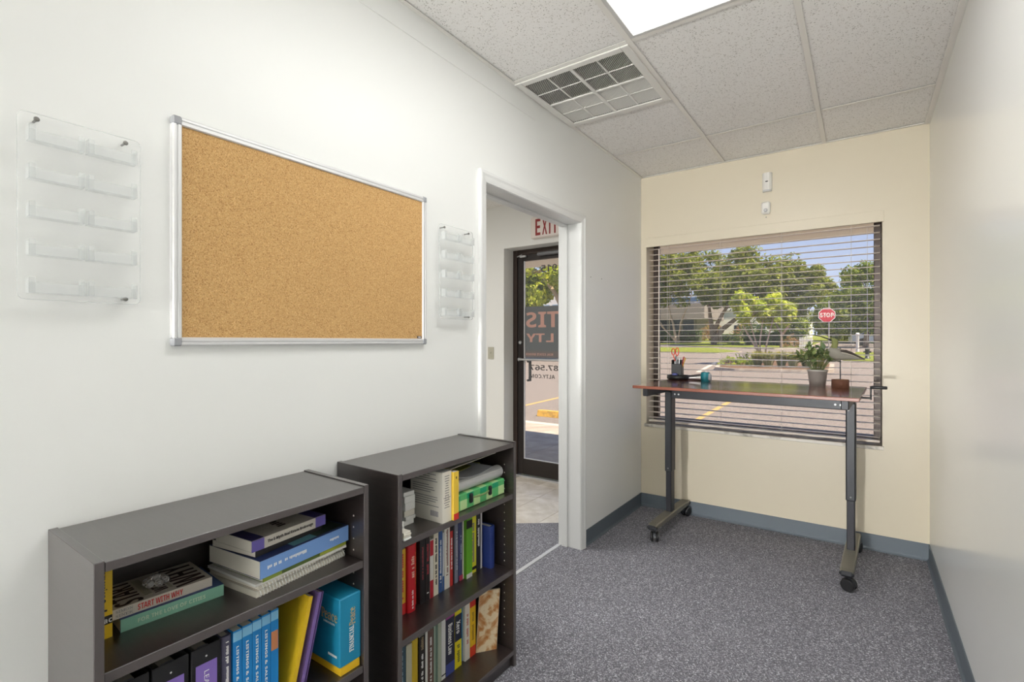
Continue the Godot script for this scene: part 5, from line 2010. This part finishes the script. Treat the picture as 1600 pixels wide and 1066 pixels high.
func left_case_middle():
	var y = 0.385
	# three ring binders
	var bx = [[-0.334, -0.397, "leftmost black ring binder on the middle shelf"], [-0.402, -0.468, "middle black ring binder with a purple label"], [-0.473, -0.532, "black ring binder with a purple label beside the grey book"]]
	for k in 3:
		var e = bx[k]
		var t = e[0] - e[1]
		var b = thing("ring_binder", e[2], "binder", Vector3(-1.158, y, (e[0] + e[1]) * 0.5), 0.0, "black ring binders")
		var h = 0.243
		var st = S()
		for s in [-1.0, 1.0]:
			box(st, Vector3(-0.11, h * 0.5, s * (t * 0.5 - 0.0015)), Vector3(0.215, h, 0.003), 0.001)
		box(st, Vector3(-0.0015, h * 0.5, 0), Vector3(0.003, h, t), 0.001)
		obj("cover", st, M.black_plastic, b)
		st = S()
		bmm(st, Vector3(0.0, 0.03, -t * 0.36), Vector3(0.0012, h - 0.036, t * 0.36))
		obj("label_card", st, flat(134, 108, 188), b)
		letters(b, "LEAD G", Vector3(0.0015, h * 0.66, 0.0), Vector3.DOWN, Vector3.FORWARD, t * 0.16, M.ink_white, 0.06, "Droid Sans", 400, "title", true)
		st = S()
		lathe(st, [Vector2(0.0022, 0), Vector2(0.0016, 0.001)], 8, Transform3D(Basis(Vector3.BACK, -PI / 2), Vector3(0.0, h - 0.022, 0)))
		obj("rivet", st, M.alu_matte, b)
		st = S()
		bmm(st, Vector3(-0.205, 0.006, -t * 0.3), Vector3(-0.03, h - 0.02, t * 0.12))
		obj("pages", st, M.paper, b)
		for q in 3:
			st = S()
			var ring = []
			for m in 11:
				var a = TAU * m / 10.0
				ring.append(Vector3(-0.03 + cos(a) * 0.016, 0.03 + 0.09 * q, sin(a) * t * 0.36))
			tube(st, ring, 0.0015, 5, false)
			obj("ring", st, M.alu, b)
		st = S()
		box(st, Vector3(-0.012, h - 0.012, 0), Vector3(0.02, 0.012, t * 0.4), 0.003)
		obj("opening_lever", st, M.alu, b)
	book("grey-navy hardback with cream pages beside the ring binders", Vector3(-1.162, y, -0.547), 0.022, 0.24, 0.18, flat(84, 82, 104), {"hard": true, "text": [["~", 0.52, 0.86, 0.3, M.ink_white, true]]})
	var bl = [[-0.560, -0.580, 0.243, "first blue sales manual from the left, against the grey hardback"], [-0.581, -0.603, 0.245, "second blue sales manual from the left"], [-0.604, -0.625, 0.247, "third blue sales manual from the left"], [-0.626, -0.647, 0.249, "fourth blue sales manual from the left"], [-0.648, -0.667, 0.251, "rightmost blue sales manual with an orange sticker"]]
	for k in 5:
		var e = bl[k]
		var o = {"group": "blue sales manuals", "bands": [[0.9, 0.985, flat(130, 190, 224)]]}
		if k < 4:
			o["text"] = [["LISTINGS & SALES IN", 0.55, 0.6, 0.26, M.ink_white, true]]
		var b = book(e[3], Vector3(-1.162, y, (e[0] + e[1]) * 0.5), e[0] - e[1], e[2], 0.2, flat(24, 128, 198), o)
		if k == 4:
			var st = S()
			bmm(st, Vector3(0, 0.155, -0.008), Vector3(0.0009, 0.2, 0.0085))
			obj("sticker", st, flat(196, 128, 84), b)
	# leaning folders
	book("yellow folder leaning to the right on the middle shelf", Vector3(-1.155, y + 0.001, -0.692), 0.011, 0.252, 0.22, flat(222, 184, 36), {"lean": -0.235, "called": "folder", "category": "folder"})
	var pf = book("purple folder leaning beside the yellow one", Vector3(-1.155, y + 0.001, -0.7185), 0.009, 0.252, 0.22, flat(122, 98, 158), {"lean": -0.235, "called": "folder", "category": "folder"})
	book("thin dark violet folder leaning behind the purple one", Vector3(-1.156, y + 0.001, -0.728), 0.004, 0.25, 0.22, flat(88, 66, 122), {"lean": -0.235, "called": "folder", "category": "folder"})
	# course box
	var bx2 = thing("course_box", "turquoise course box with gold lettering and a yellow base", "box", Vector3(-1.142, y, -0.866))
	var st = S()
	bmm(st, Vector3(-0.2, 0, -0.026), Vector3(-0.001, 0.022, 0.036), 0.001)
	obj("base", st, flat(232, 186, 34), bx2)
	st = S()
	bmm(st, Vector3(-0.205, 0.022, -0.03), Vector3(0, 0.207, 0.04), 0.003)
	obj("lid", st, flat(24, 134, 172), bx2)
	letters(bx2, "FINANCIAL", Vector3(0.0006, 0.088, 0.002), Vector3.UP, Vector3.BACK, 0.014, M.ink_white, 0.07, "Droid Serif", 700, "title", true)
	letters(bx2, "Peace", Vector3(0.0006, 0.148, 0.0), Vector3.UP, Vector3.BACK, 0.019, M.ink_gold, 0.046, "Droid Serif", 400, "title", true)
	letters(bx2, "Peace", Vector3(-0.045, 0.155, 0.0406), Vector3.RIGHT, Vector3.UP, 0.026, M.ink_gold, 0.07, "Droid Serif", 400, "title", true)
	letters(bx2, "UNIVERSITY", Vector3(-0.045, 0.134, 0.0406), Vector3.RIGHT, Vector3.UP, 0.005, M.ink_white, 0.05, "Droid Sans", 400, "title", true)
	st = S()
	bmm(st, Vector3(-0.05, 0.047, 0.04), Vector3(-0.012, 0.053, 0.0405))
	obj("small_print", st, M.ink_white, bx2)

func right_case_top():
	var y = 0.682
	# small booklets in stacks
	var stacks = [[-1.215, -1.148, 0.045, 0.075, [0.016, 0.012, 0.02, 0.026, 0.022, 0.014], "tall stack of white booklets at the left of the right bookcase"], [-1.175, -1.066, 0.035, 0.06, [0.008, 0.01, 0.009, 0.012], "short stack of cream booklets by the side panel"], [-1.128, -1.055, 0.03, 0.03, [0.006, 0.007, 0.006, 0.006], "low stack of white cards at the shelf edge"]]
	for s in stacks:
		var t = thing("booklet_stack", s[5], "booklets", Vector3(s[0], y, s[1]), 0.0, "booklet stacks")
		var py = 0.0
		for h in s[4]:
			var st = S()
			box(st, Vector3(-s[3] * 0.5 + rng.randf_range(-0.004, 0.002), py + h * 0.5, rng.randf_range(-0.003, 0.003)), Vector3(s[3], h - 0.0006, s[2]), 0.001, Basis(Vector3.UP, rng.randf_range(-0.06, 0.06)))
			obj("booklet", st, M.paper_white if rng.randf() < 0.6 else M.paper, t)
			py += h
	var dk = thing("black_case", "black case standing behind the booklets", "case", Vector3(-1.36, y, -1.12))
	var st = S()
	box(st, Vector3(0, 0.075, 0), Vector3(0.06, 0.15, 0.13), 0.006)
	obj("shell", st, M.black_plastic, dk)
	st = S()
	box(st, Vector3(0.031, 0.09, 0), Vector3(0.003, 0.004, 0.128), 0.001)
	obj("seam", st, M.charcoal, dk)
	# big white paperback, back cover towards us
	var w = book("thick white paperback with a barcode on its back cover", Vector3(-1.132, y, -1.236), 0.043, 0.168, 0.15, flat(226, 222, 210), {"white": true})
	st = S()
	for k in 15:
		var yy = 0.155 - k * 0.0075
		if k in [4, 9]:
			continue
		bmm(st, Vector3(-0.138, yy, 0.0213), Vector3(-0.138 + rng.randf_range(0.07, 0.125), yy + 0.0022, 0.02175))
	obj("back_cover_print", st, M.ink_grey, w)
	st = S()
	for k in 14:
		bmm(st, Vector3(-0.055 + k * 0.0026, 0.018, 0.0213), Vector3(-0.055 + k * 0.0026 + (0.0014 if k % 3 else 0.0008), 0.036, 0.0218))
	obj("barcode", st, flat(96, 92, 112), w)
	st = S()
	for k in 14:
		var yy = 0.152 - k * 0.008
		var l = rng.randf_range(0.012, 0.034)
		bmm(st, Vector3(0, yy, -l * 0.5), Vector3(0.0006, yy + 0.0024, l * 0.5))
	obj("spine_print", st, M.ink_grey, w)
	st = S()
	var ring = []
	for k in 17:
		var a = TAU * k / 16.0
		ring.append(Vector3(0.0004, 0.082 + sin(a) * 0.008, cos(a) * 0.008))
	tube(st, ring, 0.0007, 4, false)
	obj("spine_emblem", st, M.ink_grey, w)
	book("slim yellow paperback with a red foot beside the thick white one", Vector3(-1.122, y, -1.271), 0.025, 0.162, 0.14, flat(232, 196, 66), {"bands": [[0.0, 0.13, flat(206, 46, 40)]], "text": [["~", 0.86, 0.16, 0.3, M.ink_black]]})
	# gingham case
	var gi = Image.create(64, 64, false, Image.FORMAT_RGB8)
	for yy in 64:
		for xx in 64:
			var a = 1 if xx < 32 else 0
			var b = 1 if yy < 32 else 0
			gi.set_pixel(xx, yy, [c8(196, 228, 162), c8(92, 186, 112), c8(24, 158, 112)][a + b])
	var gm = mat("gingham", Color(1, 1, 1), 0.4)
	gm.albedo_texture = tex(gi)
	tri_tex(gm, 0.075, false)
	var gc = thing("gingham_case", "green gingham box with a black handle on the right bookcase", "box", Vector3(-1.16, y, -1.447))
	st = S()
	box(st, Vector3(-0.1, 0.03, 0), Vector3(0.2, 0.06, 0.31), 0.004)
	obj("body", st, gm, gc)
	st = S()
	var hp = []
	for k in 9:
		var a = PI * k / 8.0
		hp.append(Vector3(0.012 * sin(a), 0.036, -0.055 + 0.11 * k / 8.0))
	tube(st, hp, 0.0035, 6)
	obj("handle", st, flat(126, 150, 96), gc)
	for s in [-1.0, 1.0]:
		st = S()
		box(st, Vector3(0.004, 0.036, s * 0.056), Vector3(0.012, 0.034, 0.016), 0.004)
		obj("clasp", st, M.black_plastic, gc)
	# tube of rolled film lying on the case
	var tb = thing("rolled_tube", "translucent grey rolled tube lying on the gingham box", "tube", Vector3(-1.19, y + 0.06, -1.445))
	st = S()
	var r = 0.025
	tube(st, [Vector3(0, r, 0.16), Vector3(0, r, -0.152), Vector3(0, r, -0.158)], [r, r, r * 0.86], 20)
	obj("roll", st, flat(206, 206, 204, 0.3), tb)
	st = S()
	box(st, Vector3(0.0215, r + 0.013, -0.005), Vector3(0.001, 0.002, 0.28), 0.0, Basis(Vector3.BACK, 0.5))
	obj("roll_edge", st, M.paper_white, tb)
	# loose folders above
	var gf = thing("paper_folder", "olive green folder behind the rolled tube", "folder", Vector3(-1.29, y + 0.06, -1.42))
	st = S()
	box(st, Vector3(0, 0.03, 0), Vector3(0.1, 0.05, 0.26), 0.002, Basis(Vector3.RIGHT, 0.05))
	obj("leaves", st, flat(120, 124, 56), gf)
	var sh = [[-1.24, 0.128, -1.40, 0.03, 0.25, "grey plastic sleeve lying over the rolled tube"], [-1.24, 0.15, -1.41, 0.02, 0.32, "pale sheet of card sticking out above the plastic sleeve"]]
	for k in 2:
		var e = sh[k]
		var t = thing("loose_sheet", e[5], "sheet", Vector3(e[0], y, e[2]))
		st = S()
		var rows = []
		for m in 9:
			var q = m / 8.0 - 0.5
			var yy = e[1] - 0.018 * cos(q * 3.0) * (1.0 - k) + 0.012 * q * (1 - 2 * k) + 0.006 * k
			rows.append([Vector3(-0.1, yy, q * e[4]), Vector3(0.08 - 0.02 * k, yy, q * e[4]), Vector3(0.08 - 0.02 * k, yy + 0.0025, q * e[4]), Vector3(-0.1, yy + 0.0025, q * e[4])])
		loft(st, rows, true, false)
		obj("sheet", st, M.corner_grey if k == 0 else flat(200, 196, 184), t)

func row_of(list, y, x, d, group):
	for e in list:
		# [z from, z to, height, colour, label, options, x shift]
		var o = e[5]
		o["group"] = group
		book(e[4], Vector3(x + (e[6] if e.size() > 6 else 0.0), y, (e[0] + e[1]) * 0.5), e[0] - e[1] - 0.0008, e[2], d, e[3], o)

func right_case_middle():
	var W = M.ink_white
	var K = M.ink_black
	row_of([
		[-1.112, -1.148, 0.215, flat(226, 178, 44), "yellow and red book at the left end of the right bookcase's middle shelf", {"bands": [[0.0, 0.17, flat(204, 48, 44)]], "text": [["~", 0.58, 0.7, 0.45, M.ink_red, true]]}],
		[-1.149, -1.186, 0.222, flat(206, 28, 40), "glossy bright red hardback on the middle shelf", {"hard": true, "text": [["~", 0.66, 0.4, 0.4, flat(240, 190, 170)], ["~", 0.18, 0.28, 0.2, W]]}, 0.012],
		[-1.187, -1.212, 0.226, flat(222, 70, 48), "orange-red book leaning on the bright red one", {"hard": true, "text": [["~", 0.55, 0.5, 0.4, flat(244, 160, 60)]]}, -0.012],
		[-1.213, -1.238, 0.226, flat(30, 26, 28), "black book beside the orange-red one on the middle shelf", {"text": [["~", 0.6, 0.5, 0.3, flat(150, 60, 66)]]}],
		[-1.239, -1.26, 0.224, flat(40, 30, 32), "black book with a large dark red spine title", {"text": [["~", 0.62, 0.5, 0.5, flat(176, 60, 70), true], ["~", 0.14, 0.1, 0.5, W]]}],
		[-1.261, -1.278, 0.205, flat(226, 222, 214), "white book with red head and foot on the middle shelf", {"bands": [[0.0, 0.3, flat(176, 36, 50)], [0.72, 0.98, flat(190, 36, 50)]]}],
		[-1.279, -1.304, 0.234, flat(226, 218, 198), "cream paperback with dark title left of the blue paperback", {"text": [["~", 0.5, 0.72, 0.35, K, true]]}],
		[-1.305, -1.324, 0.22, flat(58, 92, 150), "blue paperback with white title on the middle shelf", {"text": [["~", 0.5, 0.7, 0.4, W, true]]}],
		[-1.325, -1.334, 0.21, flat(206, 208, 214), "thin pale book beside the blue paperback", {"bands": [[0.0, 0.25, flat(58, 92, 150)]]}],
		[-1.335, -1.364, 0.232, flat(230, 226, 216), "white paperback with brown title left of the red paperback", {"text": [["~", 0.55, 0.75, 0.35, flat(140, 96, 90), true]]}],
		[-1.365, -1.38, 0.235, flat(198, 48, 44), "red paperback with a black head on the middle shelf", {"bands": [[0.86, 0.99, K]], "text": [["~", 0.5, 0.5, 0.45, W, true]]}],
		[-1.381, -1.389, 0.236, flat(36, 32, 36), "thin black book beside the red paperback", {}],
		[-1.39, -1.414, 0.238, flat(122, 124, 140), "grey-blue hardback beside a thin black book on the middle shelf", {"hard": true, "text": [["~", 0.5, 0.6, 0.3, flat(190, 190, 200), true]]}],
		[-1.415, -1.436, 0.242, flat(66, 70, 112), "navy violet hardback beside the grey-blue one", {"hard": true, "bands": [[0.0, 0.08, flat(170, 50, 80)]], "text": [["~", 0.5, 0.4, 0.35, flat(160, 170, 190)]]}],
		[-1.437, -1.442, 0.24, flat(224, 220, 208), "thin white booklet left of the green book", {}],
		[-1.443, -1.478, 0.235, flat(96, 164, 36), "green book with a black label at its head", {"bands": [[0.8, 0.93, K], [0.0, 0.07, flat(206, 206, 200)]]}, 0.012],
		[-1.479, -1.516, 0.243, flat(226, 218, 56), "yellow paperback right of the green book", {"text": [["~", 0.5, 0.7, 0.35, M.ink_grey, true]], "bands": [[0.05, 0.1, K]]}],
		[-1.517, -1.543, 0.248, flat(44, 44, 50), "black book with white lettering right of the yellow paperback", {"text": [["~", 0.6, 0.5, 0.45, W, true]]}],
		[-1.544, -1.553, 0.25, flat(216, 216, 214), "thin white book beside the blue hardback", {}],
		[-1.563, -1.594, 0.165, flat(38, 58, 128), "plain navy blue hardback at the right end of the middle shelf", {"hard": true, "white": true}, 0.035],
	], 0.385, -1.235, 0.15, "books on the right bookcase's middle shelf")

func right_case_bottom():
	var W = M.ink_white
	var K = M.ink_black
	row_of([
		[-1.112, -1.149, 0.212, flat(58, 86, 100), "teal grey book at the left end of the bottom shelf", {"text": [["~", 0.6, 0.7, 0.3, flat(150, 180, 190), true]]}],
		[-1.15, -1.176, 0.208, flat(206, 202, 176), "cream book second from the left on the bottom shelf", {}],
		[-1.177, -1.208, 0.212, flat(216, 184, 46), "plain mustard yellow book on the bottom shelf", {"hard": true}],
		[-1.209, -1.238, 0.207, flat(44, 38, 36), "dark book with pale lettering on the bottom shelf", {"text": [["~", 0.86, 0.24, 0.45, flat(160, 140, 110), true], ["~", 0.4, 0.6, 0.35, W, true]]}],
		[-1.239, -1.25, 0.212, flat(224, 222, 216), "thin white book beside the dark one on the bottom shelf", {}],
		[-1.251, -1.279, 0.209, flat(112, 84, 74), "brown book with white title on the bottom shelf", {"text": [["~", 0.5, 0.75, 0.3, W, true]]}],
		[-1.28, -1.29, 0.213, flat(150, 168, 150), "pale green booklet on the bottom shelf", {}],
		[-1.291, -1.3, 0.213, flat(112, 138, 122), "grey-green booklet on the bottom shelf", {}],
		[-1.301, -1.319, 0.216, flat(176, 184, 164), "sage green book on the bottom shelf", {}],
		[-1.32, -1.341, 0.218, flat(226, 226, 222), "white book left of the navy one on the bottom shelf", {"bands": [[0.06, 0.08, K]]}],
		[-1.342, -1.39, 0.221, flat(46, 48, 68), "thick navy law book with a purple head", {"bands": [[0.93, 0.995, flat(160, 70, 140)], [0.0, 0.19, flat(72, 84, 156)]], "text": [["Business Law", 0.58, 0.5, 0.5, W, true]]}],
		[-1.391, -1.429, 0.23, flat(232, 214, 36), "yellow and navy software guide", {"bands": [[0.44, 0.86, flat(30, 36, 60)]], "text": [["~", 0.22, 0.3, 0.4, flat(120, 120, 50), true], ["Xero", 0.66, 0.2, 0.55, W, true]]}],
		[-1.43, -1.448, 0.232, flat(32, 146, 206), "sky blue thin book on the bottom shelf", {}, -0.012],
		[-1.449, -1.477, 0.233, flat(226, 218, 204), "cream book with a pinkish title on the bottom shelf", {"text": [["~", 0.5, 0.5, 0.4, flat(200, 120, 110), true]]}],
		[-1.478, -1.513, 0.238, flat(234, 190, 34), "yellow paperback with red head and foot on the bottom shelf", {"bands": [[0.0, 0.16, flat(216, 66, 40)], [0.8, 0.98, flat(206, 48, 36)]], "text": [["~", 0.48, 0.5, 0.35, flat(170, 130, 40), true]]}],
	], 0.066, -1.235, 0.15, "books on the right bookcase's bottom shelf")
	# picture book leaning with its cover turned out
	var pb = thing("picture_book", "thin picture book with an autumn cover leaning beside the yellow paperback", "book", Vector3(-1.236, 0.067, -1.524), -0.6)
	pb.rotation.x = -0.06
	var st = S()
	box(st, Vector3(0.005, 0.12, -0.035), Vector3(0.008, 0.24, 0.085), 0.001)
	obj("cover", st, flat(206, 190, 160), pb)
	var nz = tiled(4.0, 4, 77, 128)
	var pm = mat("autumn_print", Color(1, 1, 1), 0.5)
	pm.albedo_texture = tex(ramp_image(nz, c8(176, 110, 52), c8(222, 204, 170), 0.3, 0.6))
	tri_tex(pm, 0.16, false)
	st = S()
	box(st, Vector3(0.0093, 0.12, -0.035), Vector3(0.0008, 0.236, 0.082))
	obj("cover_picture", st, pm, pb)
	st = S()
	box(st, Vector3(-0.03, 0.12, -0.085), Vector3(0.14, 0.23, 0.004), 0.001)
	var nb = thing("thin_folder", "thin navy folder standing against the right side panel", "folder", Vector3(-1.24, 0.067, -1.508))
	obj("cover", st, flat(30, 34, 54), nb)
